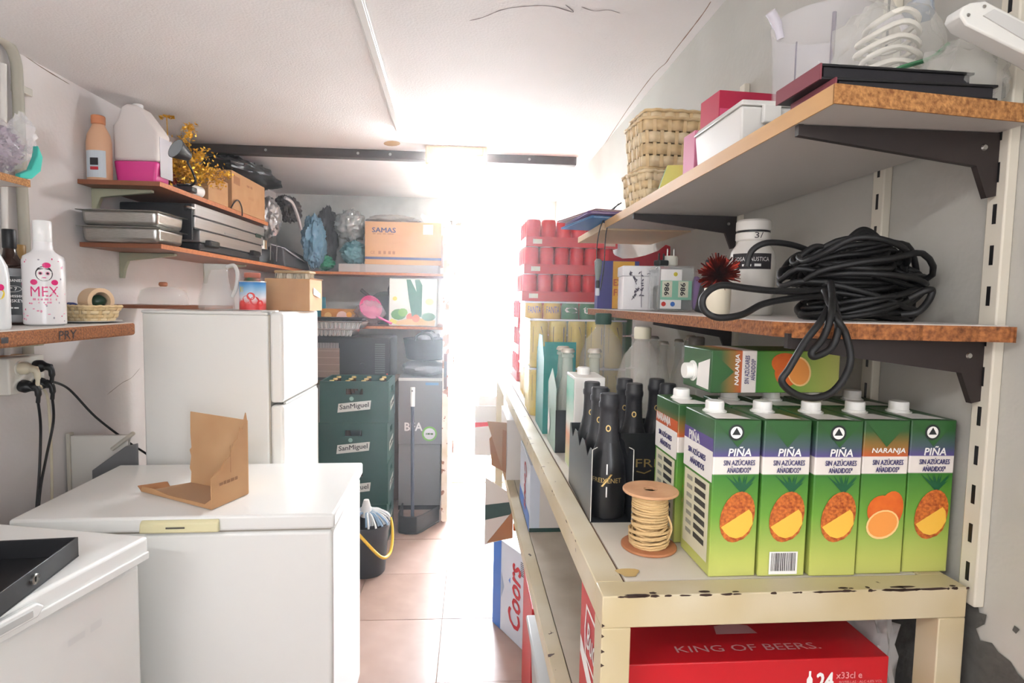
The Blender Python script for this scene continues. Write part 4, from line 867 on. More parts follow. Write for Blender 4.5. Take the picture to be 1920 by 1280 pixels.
fl = thing('torn_flap', 'green striped card flap hanging below the lower shelf', 'cardboard', (.06, 2.20, .52), math.radians(-4)); part('panel', MB().prism([(0, 0), (.10, .03), (.11, .20), (.0, .27)], (0, 0, 0), XA, ZA, (0, .002, 0)), WHC, fl)
flat('stripe', fl, [(0, .10), (.104, .125), (.108, .175), (0, .16)], (0, 0, 0), XA, ZA, GRNC, .0006); part('flap', MB().prism([(0, 0), (.1, .02), (.1, .13)], (.01, -.003, .01), XA, ZA, (0, .002, 0)), CARDD, fl)
nk = thing('bottle_neck', 'orange glass bottle neck poking out from under the lower shelf', 'bottle', (.175, 2.14, .615)); part('neck', MB().lathe([(.02, .06), (.0135, .03), (.0125, .004), (.0145, .002), (.0145, -.006), (.0125, -.008)], 16, (0, 0, 0), ax=(1, 0, 0)), mat('amber_glass', (190, 100, 40), .2), nk, smooth=40)
part('shoulder', MB().lathe([(0, .20), (.03, .2), (.032, .19), (.032, .10), (.02, .06)], 16, (0, 0, 0), ax=(1, 0, 0)), MATS['amber_glass'], nk, smooth=40)
gg = thing('storage_tub', 'grey plastic tub standing on the floor under the near table end', 'tub', (.20, 1.35, 0)); part('tub_body', MB().hexa([(.02, .02, 0), (.26, .02, 0), (.26, .42, 0), (.02, .42, 0), (0, 0, .44), (.28, 0, .44), (.28, .44, .44), (0, .44, .44)]), mat('grey_tub', (176, 178, 176), .45), gg, .01)
part('rim', MB().box(-.012, -.012, .44, .292, .452, .458), mat('grey_tub_rim', (196, 198, 196), .4), gg, .006)
rb2 = carton_box('beer_box', 'red beer box on the floor behind the grey tub', (.21, 1.83, 0), .28, .30, .46, BUD)
# film covered bottles on the lower shelf near the door
fw_ = thing('film_pack', 'dark bottles wrapped in shiny film at the door end of the lower shelf', 'pack', (.20, 2.49, SZ)); 
for i in range(2):
    for j in range(2): part('bottle', MB().lathe([(0, 0), (.03, 0), (.032, .004), (.032, .13), (.014, .19), (.013, .23), (0, .23)], 14, (.03+i*.07, .04+j*.075, .001)), mat('dark_bottle', (52, 50, 58), .2), fw_, smooth=45)
blob('wrap_film', (.065, .085, .13), (.10, .11, .15), film('wrap_film_clear', (230, 232, 236), .3, .1), fw_, .14, 3, 8, 34, 24, 0)
# ------------------------------------------------------------------ left side: freezers and fridge
FZ = .86; pr = at(627, 963, Z=FZ)
cf2 = thing('chest_freezer', 'wide white chest freezer with a yellowed lid handle', 'freezer', (pr.x, pr.y, 0), math.radians(2.0)); W2, D2 = .86, .53
FW = mat('freezer_white', (242, 242, 238), .2)
box('freezer_body', -W2+.008, .012, .03, -.008, D2-.01, FZ-.052, FW, cf2, .012, seg=3); box('gasket', -W2+.014, .016, FZ-.052, -.014, D2-.012, FZ-.044, mat('gasket_grey', (176, 170, 158), .6), cf2)
box('lid', -W2, 0, FZ-.044, 0, D2, FZ, FW, cf2, .008, seg=3)
part('handle', MB().hexa([(-.52, -.016, FZ-.040), (-.312, -.016, FZ-.040), (-.312, 0, FZ-.044), (-.52, 0, FZ-.044), (-.52, -.012, FZ-.014), (-.312, -.012, FZ-.014), (-.312, .0, FZ-.006), (-.52, .0, FZ-.006)]), mat('yellowed_plastic', (230, 222, 178), .4), cf2, .004)
text('~1', cf2, (-.425, -.0148, FZ-.026), XA, ZA, .05, .005, mat('faded_ink', (90, 86, 76), .5), 0)
for x in (-.75, -.15): part('foot', MB().lathe([(.025, 0), (.022, .03)], 12, (x, .06, 0)), BLACK, cf2); part('foot', MB().lathe([(.025, 0), (.022, .03)], 12, (x, .46, 0)), BLACK, cf2)
NZ = .88; pn = at(278, 1004, Z=NZ)
nf = thing('chest_freezer', 'white chest freezer nearest the camera with a long lid handle', 'freezer', (pn.x, pn.y, 0), math.radians(-12.3)); W1, D1 = .56, .80
box('freezer_body', -W1+.01, -D1+.01, .03, -.014, -.012, NZ-.062, FW, nf, .012, seg=3)
box('gasket', -W1+.015, -D1+.015, NZ-.062, -.018, -.016, NZ-.056, MATS['gasket_grey'], nf)
box('lid', -W1, -D1, NZ-.056, 0, 0, NZ, FW, nf, .008, seg=3); box('lid_trim', -.001, -D1+.004, NZ-.056, .006, -.004, NZ-.036, FW, nf, .003)
part('handle', MB().prism([(-.62, -.016), (-.30, -.016), (-.285, .0), (-.30, .014), (-.60, .014), (-.62, .004)], (.0005, 0, NZ-.024), YA, ZA, (.016, 0, 0)), FW, nf, .004)
box('handle_recess', -.001, -.60, NZ-.034, .0178, -.31, NZ-.018, mat('recess_grey', (196, 196, 192), .4), nf, .002)
text('~2', nf, (-.0135, -.17, NZ-.15), YA, ZA, .085, .018, mat('faint_ink', (229, 229, 226), .3), 0)
a, b_ = at(148, 1043, Z=NZ), at(0, 1158, Z=NZ); d = (b_-a).normalized()
ct = thing('cash_tray', 'black metal cash drawer tray with a silver lock on the near freezer', 'tray', (a.x, a.y, NZ+.001), math.atan2(d.y, d.x)+math.pi/2)
BT = mat('black_tray_metal', (30, 30, 32), .42, var=.5, vscale=18, col2=(24, 24, 26))
Lx, Ly, hh = .42, .42, .045
box('tray_base', -Lx, -Ly, 0, 0, 0, .003, BT, ct); box('tray_side', -.004, -Ly, .003, 0, 0, hh, BT, ct, .001); box('tray_side', -Lx, -Ly, .003, -Lx+.004, 0, hh, BT, ct, .001)
box('tray_side', -Lx+.004, -.004, .003, -.004, 0, hh, BT, ct, .001); box('tray_side', -Lx+.004, -Ly, .003, -.004, -Ly+.004, hh, BT, ct, .001)
box('divider', -.16, -Ly+.004, .003, -.157, -.004, hh-.006, BT, ct); box('divider', -Lx+.004, -.20, .003, -.16, -.197, hh-.008, BT, ct)
lk = part('lock', MB().lathe([(.011, 0), (.011, .004), (.009, .006), (.0085, .003), (0, .003)], 22, (0, -.158, .024), ax=(1, 0, 0)), STEEL, ct, smooth=40)
box('keyhole', .0032, -.1588, .019, .0048, -.1572, .029, BLACK, lk)
# torn cardboard box on the freezer
Zc = FZ+.0015
P1, P2, P3, P4 = at(397, 956, Z=Zc), at(465, 926, Z=Zc), at(358, 905, Z=Zc), at(264, 921, Z=Zc)
tc_ = thing('torn_box', 'torn open brown cardboard box on the wide freezer', 'box', P1)
def loc_(p): return Vector(p)-P1
e1 = (P2-P1); e2 = (P4-P1)
b = MB().hexa([loc_(P1), loc_(P2), loc_(P3), loc_(P4), loc_(P1)+ZA*.002, loc_(P2)+ZA*.002, loc_(P3)+ZA*.002, loc_(P4)+ZA*.002]); part('base_panel', b, KRAFT, tc_)
n1 = e1.normalized(); L1 = e1.length; nn = ZA.cross(n1)
tear = [(0, 0), (L1, 0), (L1, .235), (L1*.97, .255), (L1*.93, .24), (L1*.86, .205), (L1*.80, .215), (L1*.72, .18), (L1*.60, .17), (L1*.5, .135), (L1*.36, .125), (L1*.24, .105), (L1*.12, .10), (0, .088)]
part('side_panel', MB().prism(tear, (0, 0, .002), n1, ZA, nn*.003), CARD, tc_)
text('~5', tc_, n1*(L1*.45)+ZA*.066-nn*.0004, n1, ZA, L1*.5, .010, mat('card_print_brown', (150, 108, 74), .8), 0)
flat('split', tc_, [(L1*.50, .09), (L1*.52, .09), (L1*.515, .17), (L1*.505, .17)], ZA*0-nn*.0004, n1, ZA, CARDD, .0004)
n3 = (P2-P3); L3 = n3.length; n3 = n3.normalized(); Ht = .235
part('back_panel', MB().prism([(0, 0), (L3, 0), (L3, Ht*.98), (.004, Ht), (.002, Ht*.7), (.006, Ht*.5), (-.003, Ht*.46), (.004, Ht*.38), (-.004, Ht*.2), (.003, Ht*.15)], loc_(P3)+ZA*.002, n3, ZA, ZA.cross(n3)*.003), KRAFT if 0 else mat('card_inside', (206, 166, 122), .8, var=.4, vscale=9, col2=(196, 152, 108)), tc_)
part('front_lip', MB().prism([(0, 0), ((P4-P1).length, 0), ((P4-P1).length*.98, .014), ((P4-P1).length*.8, .016), ((P4-P1).length*.6, .008), (.03, .010), (0, .03)], (0, 0, .002), (P4-P1).normalized(), ZA, ZA.cross((P4-P1).normalized())*-.003), CARD, tc_)
part('left_flap', MB().hexa([loc_(P4)+ZA*.002, loc_(P4)+Vector((.012, .0, .002)), loc_(P4)*.5+loc_(P3)*.5+Vector((.012, 0, .002)), loc_(P4)*.5+loc_(P3)*.5+ZA*.002, loc_(P4)+Vector((-.01, 0, .018)), loc_(P4)+Vector((.0, 0, .02)), loc_(P4)*.5+loc_(P3)*.5+Vector((.004, 0, .018)), loc_(P4)*.5+loc_(P3)*.5+Vector((-.004, 0, .018))]), CARDD, tc_)
# fridge
fg = thing('fridge', 'white two door fridge standing behind the wide freezer', 'fridge', (-.775, 2.25, 0)); FH = 1.405; FRW = mat('fridge_white', (238, 237, 232), .28)
box('cabinet', -.46, 0, .03, 0, .5, FH, FRW, fg, .006); box('cabinet_top', -.462, -.002, FH, .0, .502, FH+.012, FRW, fg, .004)
box('freezer_door', .006, -.002, 1.068, .056, .502, FH+.012, FRW, fg, .012, seg=3); box('fridge_door', .006, -.002, .06, .056, .502, 1.058, FRW, fg, .012, seg=3)
box('door_seal', 0, .004, .07, .006, .496, FH, MATS['gasket_grey'], fg); part('hinge', MB().box(-.02, -.006, FH+.012, .03, .03, FH+.018), mat('hinge_white', (214, 212, 206), .4), fg)
box('door_grip', .045, .03, 1.059, .0555, .47, 1.067, MATS['recess_grey'], fg)
for y, z in ((.06, 0), (.44, 0)):
    for x in (-.4, -.05): part('foot', MB().lathe([(.018, 0), (.018, .03)], 10, (x, y, 0)), BLACK, fg)

# ------------------------------------------------------------------ left wall: near shelf, bottles
LZ = 1.380
ls = thing('wall_shelf', 'thick worn chipboard shelf on the left wall with bottles', 'shelf', (0, 0, LZ-.042))
part('board', MB().prism([(XL, .6), (-1.135, .6), (-1.135, 2.02), (-1.15, 2.052), (XL, 2.052)], (0, 0, 0), XA, YA, (0, 0, .0395)), CHIP, ls, .006)
part('laminate', MB().prism([(XL, .6), (-1.142, .6), (-1.142, 2.02), (-1.155, 2.046), (XL, 2.046)], (0, 0, .0395), XA, YA, (0, 0, .0025)), LAMIN, ls)
text('PRY', ls, (-1.135, 1.70, .02), YA, ZA, .07, .024, INKD, 0, lift=.0015); text('~3', ls, (-1.135, 1.46, .02), YA, ZA, .06, .016, INKD, 0, lift=.0015)
bkt = thing('shelf_bracket', 'grey green bracket under the worn chipboard shelf', 'bracket', (XL, 1.72, LZ-.043)); part('arm', MB().prism([(0, 0), (.30, 0), (.30, -.012), (.03, -.035), (.02, -.1), (0, -.1)], (0, -.012, 0), XA, ZA, (0, .024, 0)), mat('bracket_green', (176, 176, 150), .5), bkt, .002)
MEXW = mat('white_glazed', (238, 236, 236), .25); MAG = mat('magenta_ink', (222, 40, 120), .4); PNK = mat('pale_pink_ink', (236, 150, 180), .4)
mp_ = at(86, 612, X=-1.235); mx = thing('liqueur_bottle', 'white liqueur bottle with pink lettering and a printed face', 'bottle', (mp_.x, mp_.y, LZ)); R = .050
part('bottle_body', MB().lathe([(0, .003), (R*.85, 0), (R, .006), (R, .185), (R*.93, .198), (R*.6, .210), (.024, .218), (.0225, .235), (.0225, .24)], 32), MEXW, mx, smooth=45)
part('cap', MB().lathe([(.0215, .240), (.0225, .242), (.0225, .298), (.021, .300), (0, .300)], 28), mat('white_cap_gloss', (242, 242, 240), .2), mx, smooth=40)
TH = math.atan2(mp_.x, mp_.y)   # its front looks into the room
F = lambda zc, k=1.004, off=.62: (lambda a, b: Vector((R*k*math.sin(a/R+off), -R*k*math.cos(a/R+off), zc+b)))
text('MEX', mx, (0, 0, 0), XA, ZA, .066, .028, MAG, .008, fn=F(.098)); flat('face', mx, ell(.020, .021, 0, 0), (0, 0, 0), XA, ZA, INKD, fn=F(.148)); flat('face', mx, ell(.0175, .0185, 0, -.001), (0, 0, 0), XA, ZA, INKW, fn=F(.148, 1.008))
for s in (-1, 1):
    flat('eye', mx, ell(.0052, .0050, s*.008, 0), (0, 0, 0), XA, ZA, PNK, fn=F(.149, 1.012)); flat('eye', mx, ell(.003, .003, s*.008, 0), (0, 0, 0), XA, ZA, INKD, fn=F(.149, 1.016)); flat('flower', mx, ell(.009, .008, s*.024, 0, 10), (0, 0, 0), XA, ZA, MAG, fn=F(.124, 1.012))
flat('flower', mx, ell(.010, .008, .006, 0, 10), (0, 0, 0), XA, ZA, MAG, fn=F(.172, 1.012)); flat('mouth', mx, ell(.005, .0013, 0, 0), (0, 0, 0), XA, ZA, MAG, fn=F(.137, 1.012)); flat('hair', mx, [(-.019, .004), (-.014, .016), (0, .021), (.014, .016), (.019, .004), (.012, .011), (0, .014), (-.012, .011)], (0, 0, 0), XA, ZA, INKD, fn=F(.148, 1.014))
r = random.Random(31)
for i in range(46):
    a, z = r.uniform(-.085, .075), r.choice((r.uniform(.01, .07), r.uniform(.165, .19), r.uniform(.01, .19)))
    if abs(a) < .036 and .07 < z < .18: continue
    flat('speck', mx, ell(r.uniform(.0015, .004), r.uniform(.0015, .004), a, 0, 7), (0, 0, 0), XA, ZA, r.choice((PNK, PNK, MAG, mat('grey_ink', (160, 156, 166), .4))), fn=F(z, 1.006))
text('~4', mx, (0, 0, 0), XA, ZA, .056, .006, PNK, 0, fn=F(.076)); text('~2', mx, (0, 0, 0), XA, ZA, .03, .005, PNK, 0, fn=F(.067))
def square_bottle(label, loc, w, h, m, capm, lab=None, rz=0):
    t = thing('liquor_bottle', label, 'bottle', loc, rz, 'dark liquor bottles on the left shelf'); q = w/2
    part('bottle_body', MB().box(-q, -q, 0, q, q, h*.62), m, t, .008, seg=3)
    part('shoulder', MB().lathe([(q*1.0, h*.618), (q*.95, h*.65), (q*.6, h*.70), (.017, h*.74), (.0145, h*.8)], 20), m, t, smooth=50)
    part('cap', MB().lathe([(.0150, h*.80), (.0165, h*.81), (.0165, h*.99), (.015, h), (0, h)], 20), capm, t, smooth=40)
    return t
DKB = mat('whiskey_glass', (46, 24, 16), .12)
p = at(24, 612, X=-1.335); wb = square_bottle('square whiskey bottle with a black label and white print', (p.x, p.y, LZ), .074, .275, DKB, BLACK, rz=math.radians(38)); q = .037
flat('label', wb, rect(.066, .11, 0, .085), (0, -q, 0), XA, ZA, BLACK, .0006)
for s, z, ww, hh_ in (("JACK DANIEL'S", .127, .062, .011), ('Nº 7', .104, .024, .009), ('Tennessee', .085, .05, .010), ('WHISKEY', .07, .05, .009), ('~3', .05, .028, .004)): text(s, wb, (0, -q, z), XA, ZA, ww, hh_, INKW, .005, lift=.0012)
part('label_ring', MB().tube([(.022*math.cos(t), -q-.001, .104+.0085*math.sin(t)) for t in [k*.3142 for k in range(20)]], .0005, 4, closed=True), INKW, wb)
p = at(42, 605, X=-1.44); square_bottle('dark bottle with a gold collar behind the whiskey bottle', (p.x, p.y, LZ), .07, .245, DKB, mat('gold_collar', (150, 116, 60), .4), rz=math.radians(30))
p = at(-6, 615, X=-1.20); cb_ = thing('liqueur_bottle', 'clear bottle with a fruit label cut off by the left frame edge', 'bottle', (p.x, p.y, LZ)); part('bottle_body', MB().lathe([(0, .003), (.026, 0), (.029, .006), (.029, .13), (.026, .16), (.013, .19), (.012, .24)], 22), mat('frosted_bottle', (226, 228, 228), .2), cb_, smooth=45); part('cap', MB().lathe([(.014, .235), (.014, .262), (0, .263)], 16), MEXW, cb_, smooth=40)
f = lambda a, b: Vector((.0294*math.sin(a/.029+.9), -.0294*math.cos(a/.029+.9), b)); flat('label', cb_, ell(.012, .014, 0, .09), (0, 0, 0), XA, ZA, mat('lemon_ink', (226, 200, 60), .5), fn=f); flat('label', cb_, ell(.007, .008, .004, .105), (0, 0, 0), XA, ZA, MAG, fn=lambda a, b: f(a, b)*1.01)
p = at(168, 606, X=-1.25)
pl_ = thing('plate', 'white plate under the small straw basket on the left shelf', 'plate', (p.x, p.y, LZ)); part('dish', MB().lathe([(0, 0), (.05, 0), (.09, .006), (.091, .0075), (.05, .003), (0, .003)], 32), MEXW, pl_, smooth=40)
basket('shallow straw basket holding tape rolls on the left shelf', (p.x, p.y, LZ+.0042), .165, .115, .048, 4, math.radians(-25), 0, .78, STRAW, 7)
tr_ = thing('tape_roll', 'beige roll of tape standing in the small straw basket', 'tape', (p.x+.02, p.y+.005, LZ+.058), 0, None, (0, 0, math.radians(30)))
part('tape', MB().lathe([(.030, -.025), (.043, -.025), (.043, .025), (.030, .025), (.030, -.025)], 32, (0, 0, .012), ax=(.55, -.8, 0)), mat('beige_tape', (226, 196, 160), .5), tr_, smooth=35)
g_ = blob('green_tape', (0, 0, 0), (.024, .02, .022), mat('dark_green_tape', (30, 62, 44), .3), tr_, .1, 2, 1, 18, 12); g_.location = (.004, .006, .012)
bl_ = blob('blue_packet', (p.x-.05, p.y-.01, LZ+.05), (.026, .02, .016), mat('blue_packet', (48, 66, 140), .4), None, .1, 2, 2, 18, 12); tag(bl_, 'small blue packet in the straw basket on the left shelf', 'packet')
# small shelf at top left with a potpourri bag
sl = thing('wall_shelf', 'short chipboard shelf high on the left wall', 'shelf', (0, 0, 1.764)); box('board', XL, .9, 0, -1.222, 1.70, .019, LAMIN, sl, .001); box('front_edge', -1.2218, .9, -.0002, -1.2195, 1.70, .0192, CHIPL, sl); box('end_edge', XL, 1.7002, -.0002, -1.2195, 1.7022, .0192, CHIPL, sl)
po = thing('potpourri_bag', 'clear bag of purple potpourri with a teal ribbon on the small shelf', 'bag', (-1.295, 1.63, 1.784))
b = MB(); r = random.Random(14)
for i in range(900):
    d = Vector((r.gauss(0, 1), r.gauss(0, 1), r.gauss(0, 1))).normalized()*r.uniform(.75, 1); c = Vector((d.x*.088, d.y*.10, .072+d.z*.07)); u = Vector((r.gauss(0, 1), r.gauss(0, 1), r.gauss(0, 1))).normalized(); v = u.orthogonal().normalized(); s = r.uniform(.006, .014)
    b.add([c-u*s, c+v*s*.5, c+u*s, c-v*s*.5], [(0, 1, 2, 3)])
part('petal', b, mat('potpourri', (196, 178, 190), .7, var=.7, vscale=60, col2=(118, 88, 124)), po)['kind'] = 'stuff'
blob('bag_film', (0, 0, .075), (.100, .112, .082), film('crinkly_film', (240, 238, 240), .25, .1), po, .12, 4, 6, 40, 26, 0)
blob('bag_top', (.06, .07, .125), (.03, .035, .05), MATS['crinkly_film'], po, .4, 4, 16, 24, 16)
part('ribbon', MB().prism([(0, 0), (.03, .004), (.055, .03), (.062, .07), (.05, .10), (.046, .07), (.03, .03), (0, .012)], (.04, .066, .002), (.3, .95, 0), ZA, (.02, -.006, 0)), mat('teal_ribbon', (70, 200, 184), .4), po, .002)
# wall socket box with plugs and leads
sb = thing('socket_box', 'white wall socket box on a wooden block under the shelf', 'socket', (XL, 1.87, 1.155)); box('wood_block', .001, 0, 0, .036, .15, .115, mat('block_wood', (196, 150, 104), .6), sb, .002); box('socket_case', .036, 0, 0, .095, .15, .115, mat('socket_white', (236, 232, 222), .35), sb, .005)
part('socket_face', MB().lathe([(.024, 0), (.024, .004), (.020, .004), (.018, .001), (0, .001)], 22, (.095, .045, .08), ax=(1, 0, 0)), MATS['socket_white'], sb, smooth=40)
def plug(label, y, z, m, down, path):
    t = thing('power_plug', label, 'plug', (XL+.0965, 1.87+y, 1.155+z), 0, 'plugs in the wall socket box'); n = Vector((.75, 0, -.66)) if down else Vector((1, .12, -.1)).normalized()
    part('plug_body', MB().lathe([(.019, 0), (.020, .004), (.020, .018), (.016, .024), (.010, .034), (.0065, .05)], 18, (0, 0, 0), ax=(1, 0, 0) if not down else (1, 0, -.25)), m, t, smooth=45)
    part('plug_tail', MB().tube(smooth_path([(.03, 0, 0), (.046, 0, -.008), (.05, 0, -.03), (.048, 0, -.055)], 4), [.012]*4+[.009]*5+[.006]*4, 8), m, t, smooth=60)
    part('lead', MB().tube(smooth_path([Vector((.048, 0, -.05))]+[q-Vector((XL+.0965, 1.87+y, 1.155+z)) for q in path], 7), .0042, 7), m, t, smooth=60)
    return t
W_ = lambda x, y, X=XL+.09: at(x, y, X=X)
plug('black plug at the lower left of the wall socket box', .045, .025, BLACK, True, [W_(76, 800, -1.42), W_(74, 880, -1.42), W_(68, 960, -1.4), W_(60, 1060, -1.38)])
plug('black plug at the lower right of the wall socket box', .108, .025, BLACK, True, [W_(100, 790, -1.42), W_(86, 860, -1.42), W_(74, 930, -1.4), W_(66, 1060, -1.38)])
plug('black plug at the upper right whose lead runs to the fridge', .108, .08, BLACK, False, [W_(130, 730, -1.42), W_(180, 782, -1.38), W_(240, 828, -1.33), W_(285, 858, -1.27), W_(312, 885, -1.23)])
plug('cream plug at the upper left of the wall socket box', .045, .08, mat('cream_plug', (226, 216, 190), .4), False, [W_(88, 740, -1.43), W_(94, 800, -1.45), W_(97, 880, -1.46), W_(97, 980, -1.46)])
# panels stored between fridge and wall
bp_ = thing('leaning_board', 'white framed panel leaning between the fridge and the left wall', 'panel', (-1.50, 2.24, .50), math.radians(4)); box('panel', 0, 0, 0, .20, .02, .52, mat('panel_white', (222, 218, 210), .5), bp_, .003); box('frame_side', -.012, -.006, 0, .0, .026, .53, mat('panel_frame', (206, 200, 186), .5), bp_, .002); part('rod', MB().tube([(.15, -.01, .47), (.235, -.03, .535)], .008, 8), MATS['panel_frame'], bp_)
gp = thing('leaning_board', 'dark grey board leaning in front of the white panel by the fridge', 'panel', (-1.40, 2.20, .50)); part('panel', MB().prism([(0, 0), (.16, 0), (.16, .50), (.12, .49), (0, .40)], (0, 0, 0), XA, ZA, (0, .015, 0)), mat('slate_board', (110, 110, 112), .5), gp, .002)
bp_.location.z = 0; gp.location.z = 0
for o in (bp_, gp):
    for c in o.children: c.scale.z = 1.0
for c in bp_.children: c.location.z = .42
for c in gp.children: c.location.z = .42
box('panel_base', 0, 0, 0, .20, .02, .42, MATS['panel_white'], bp_); box('panel_base', 0, 0, 0, .16, .015, .42, MATS['slate_board'], gp)
# ------------------------------------------------------------------ left wall shelves above the fridge
UZ, UX, MZL = 1.895, -1.215, 1.655
for nm, z, y1, l in (('wall_shelf', UZ, 3.55, 'upper brown wall shelf carrying the pink jug'), ('wall_shelf', MZL, YB-.005, 'long brown wall shelf carrying the steel trays')):
    t = thing(nm, l, 'shelf', (0, 0, z)); box('board', XL, 2.36, 0, UX-.002, y1, .018, BROWNV, t, .001); box('front_edge', UX-.0019, 2.36, -.0003, UX, y1, .0183, mat('edge_orange', (196, 122, 76), .55, var=.4, vscale=60, col2=(170, 98, 58)), t)
    for y in ((2.45, 3.49) if z == UZ else (2.62, 3.4)):
        b = thing('shelf_bracket', ('near' if y < 3 else 'far')+' cream bracket under the '+('upper' if z == UZ else 'long')+' brown shelf', 'bracket', (XL, y, z-.0012)); part('arm', MB().prism([(0, 0), (.23, 0), (.23, -.01), (.035, -.035), (.02, -.07), (.012, -.11), (0, -.11)], (0, -.011, 0), XA, ZA, (0, .022, 0)), MATS['bracket_green'], b, .002)
U0, M0L = UZ+.0188, MZL+.0188
# beige detergent bottle
p = at(222, 325, X=-1.42); db = thing('detergent_bottle', 'peach detergent bottle with a pale label behind the pink jug', 'bottle', (-1.468, 2.412, U0)); PEACH = mat('peach_plastic', (222, 176, 142), .4)
part('bottle_body', MB().lathe([(0, 0), (.043, 0), (.046, .005), (.046, .15), (.041, .18), (.026, .21), (.022, .22)], 28, sq=.7), PEACH, db, smooth=45); part('cap', MB().lathe([(.022, .22), (.024, .222), (.024, .25), (.021, .253), (0, .253)], 22), mat('cap_orange', (212, 138, 96), .4), db, smooth=40)
b = MB(); b.add([((.0465)*math.sin(a), -.0465*.7*math.cos(a), z) for z in (.012, .115) for a in [-.9+.2*i for i in range(10)]], [(i, i+1, i+11, i+10) for i in range(9)]); part('label', b, mat('label_bluewhite', (206, 216, 224), .5), db)
flat('label_print', db, rect(.03, .028, 0, .072), (0, -.0332, 0), XA, ZA, INKD, .0006); flat('label_print', db, rect(.03, .012, 0, .046), (0, -.0332, 0), XA, ZA, CRED, .0006)
# pink liquid jug
p = at(278, 338, X=-1.30); jg = thing('liquid_jug', 'white plastic jug partly filled with bright pink liquid', 'jug', (-1.362, 2.465, U0), math.radians(-2)); JW, JD, JH = .172, .10, .31; lev = .098
JUGM = mat('jug_hdpe', (246, 238, 234), .4, trans=.1); PLQ = mat('pink_liquid', (240, 70, 160), .35, trans=.1)
q = JW/2; part('jug_liquid', MB().hexa([(-q+.012, 0, 0), (q-.012, 0, 0), (q-.012, JD, 0), (-q+.012, JD, 0), (-q, -.002, lev), (q, -.002, lev), (q, JD, lev), (-q, JD, lev)]), PLQ, jg, .008, seg=3)
part('jug_body', MB().prism([(-q, lev+.001), (q, lev+.001), (q, .215), (q-.012, .235), (.012, .318), (-.028, .322), (-.05, .31), (-q+.02, .262), (-q, .235)], (0, -.002, 0), XA, ZA, (0, JD+.002, 0)), JUGM, jg, .010, seg=3)
part('label', MB().box(q+.0005, .02, .04, q+.0012, .11, .2), mat('jug_label', (216, 214, 220), .5), jg)
part('cap', MB().lathe([(.020, .31), (.020, .335), (.018, .337), (0, .337)], 20, (-.02, JD*.6, 0)), MEXW, jg, smooth=40)
# clip lamp
hp = at(331, 279, Y=2.41); cl = thing('clip_lamp', 'small black clip lamp with a grey face on a curved neck', 'lamp', (-1.235, 2.60, U0)); h0 = hp-Vector((-1.235, 2.60, U0))
ax = Vector((-.45, -.8, .35)).normalized(); part('lamp_shade', MB().lathe([(.012, -.06), (.018, -.055), (.040, 0), (.041, .004), (.038, .004)], 26, h0, ax=ax), BLACK, cl, smooth=40); part('lamp_face', MB().lathe([(0, .001), (.038, .001), (.0385, .004), (0, .0045)], 26, h0, ax=ax), mat('lamp_grey', (150, 158, 162), .4), cl, smooth=40)
part('neck', MB().tube(smooth_path([h0-ax*.058]+[at(x_, y_, Y=q_)-Vector((-1.235, 2.60, U0)) for x_, y_, q_ in ((352, 304, 2.49), (361, 322, 2.53), (366, 342, 2.57))]+[Vector((.0, 0, .02))], 6), .0045, 8), BLACK, cl, smooth=60); box('clip', -.035, -.025, 0, .04, .025, .024, BLACK, cl, .005); box('clip_lever', -.028, -.018, .026, .02, .018, .034, BLACK, cl, .003)
# gold tinsel spray with red foil base
gt_ = thing('tinsel_spray', 'gold tinsel spray with a red foil base on the upper shelf', 'decoration', (-1.345, 2.70, U0)); r = random.Random(17); b = MB(); s_ = MB(); red = MB()
def leaf(bm, c, s, r):
    u = Vector((r.gauss(0, 1), r.gauss(0, 1), r.gauss(0, 1))).normalized(); v = u.orthogonal().normalized(); v = Matrix.Rotation(r.random()*6.3, 3, u) @ v
    bm.add([c-u*s, c+v*s*.6, c+u*s, c-v*s*.6], [(0, 1, 2, 3)])
tips = [(-.08, 0, .26), (-.03, .02, .235), (.02, .0, .21), (.08, .02, .30), (.12, .05, .20), (.15, .05, .12), (.19, .06, .08), (-.05, -.02, .17), (.05, -.03, .16), (.10, -.02, .11), (.22, .08, .12)]
for k, tp in enumerate(tips):
    pth = smooth_path([(0, 0, .06), Vector(tp)*.5+Vector((0, 0, .06)), tp], 8); s_.tube(pth, .0018, 5)
    for q in pth[3:]:
        for _ in range(24): leaf(b, q+Vector((r.gauss(0, 1), r.gauss(0, 1), r.gauss(0, 1)))*.013, r.uniform(.004, .009), r)
for tp in ((.08, .02, .31), (-.02, .02, .355)):
    for _ in range(26): leaf(b, Vector(tp)+Vector((r.uniform(-.028, .028), r.uniform(-.01, .01), r.uniform(-.014, .014))), r.uniform(.008, .015), r)
s_.tube([(-.01, .01, .2), (-.02, .02, .35)], .002, 5)
for _ in range(620): leaf(b, Vector((.06+r.gauss(0, .055), r.gauss(0, .03), .13+r.gauss(0, .045))), r.uniform(.005, .010), r)
for _ in range(220): leaf(red, Vector((r.gauss(0, .026), -.02+r.gauss(0, .02), .055+r.gauss(0, .025))), r.uniform(.006, .012), r)
part('tinsel', b, mat('gold_foil', (244, 190, 60), .3, .55), gt_)['kind'] = 'stuff'; part('stem', s_, MATS['gold_foil'], gt_); part('foil', red, mat('red_foil', (206, 84, 56), .25, .8), gt_)['kind'] = 'stuff'
part('pot', MB().lathe([(0, 0), (.03, 0), (.036, .05), (.034, .05), (.028, .004), (0, .004)], 18), mat('pot_grey', (120, 116, 118), .5), gt_, smooth=40)
rl = thing('paper_roll', 'white roll wrapped in film lying at the shelf edge', 'roll', (-1.245, 2.70, U0+.026)); part('roll', MB().lathe([(.010, -.04), (.024, -.04), (.025, -.036), (.025, .036), (.024, .04), (.010, .04), (.010, -.04)], 22, (0, 0, 0), ax=(.3, 1, 0)), INKW, rl, smooth=35)
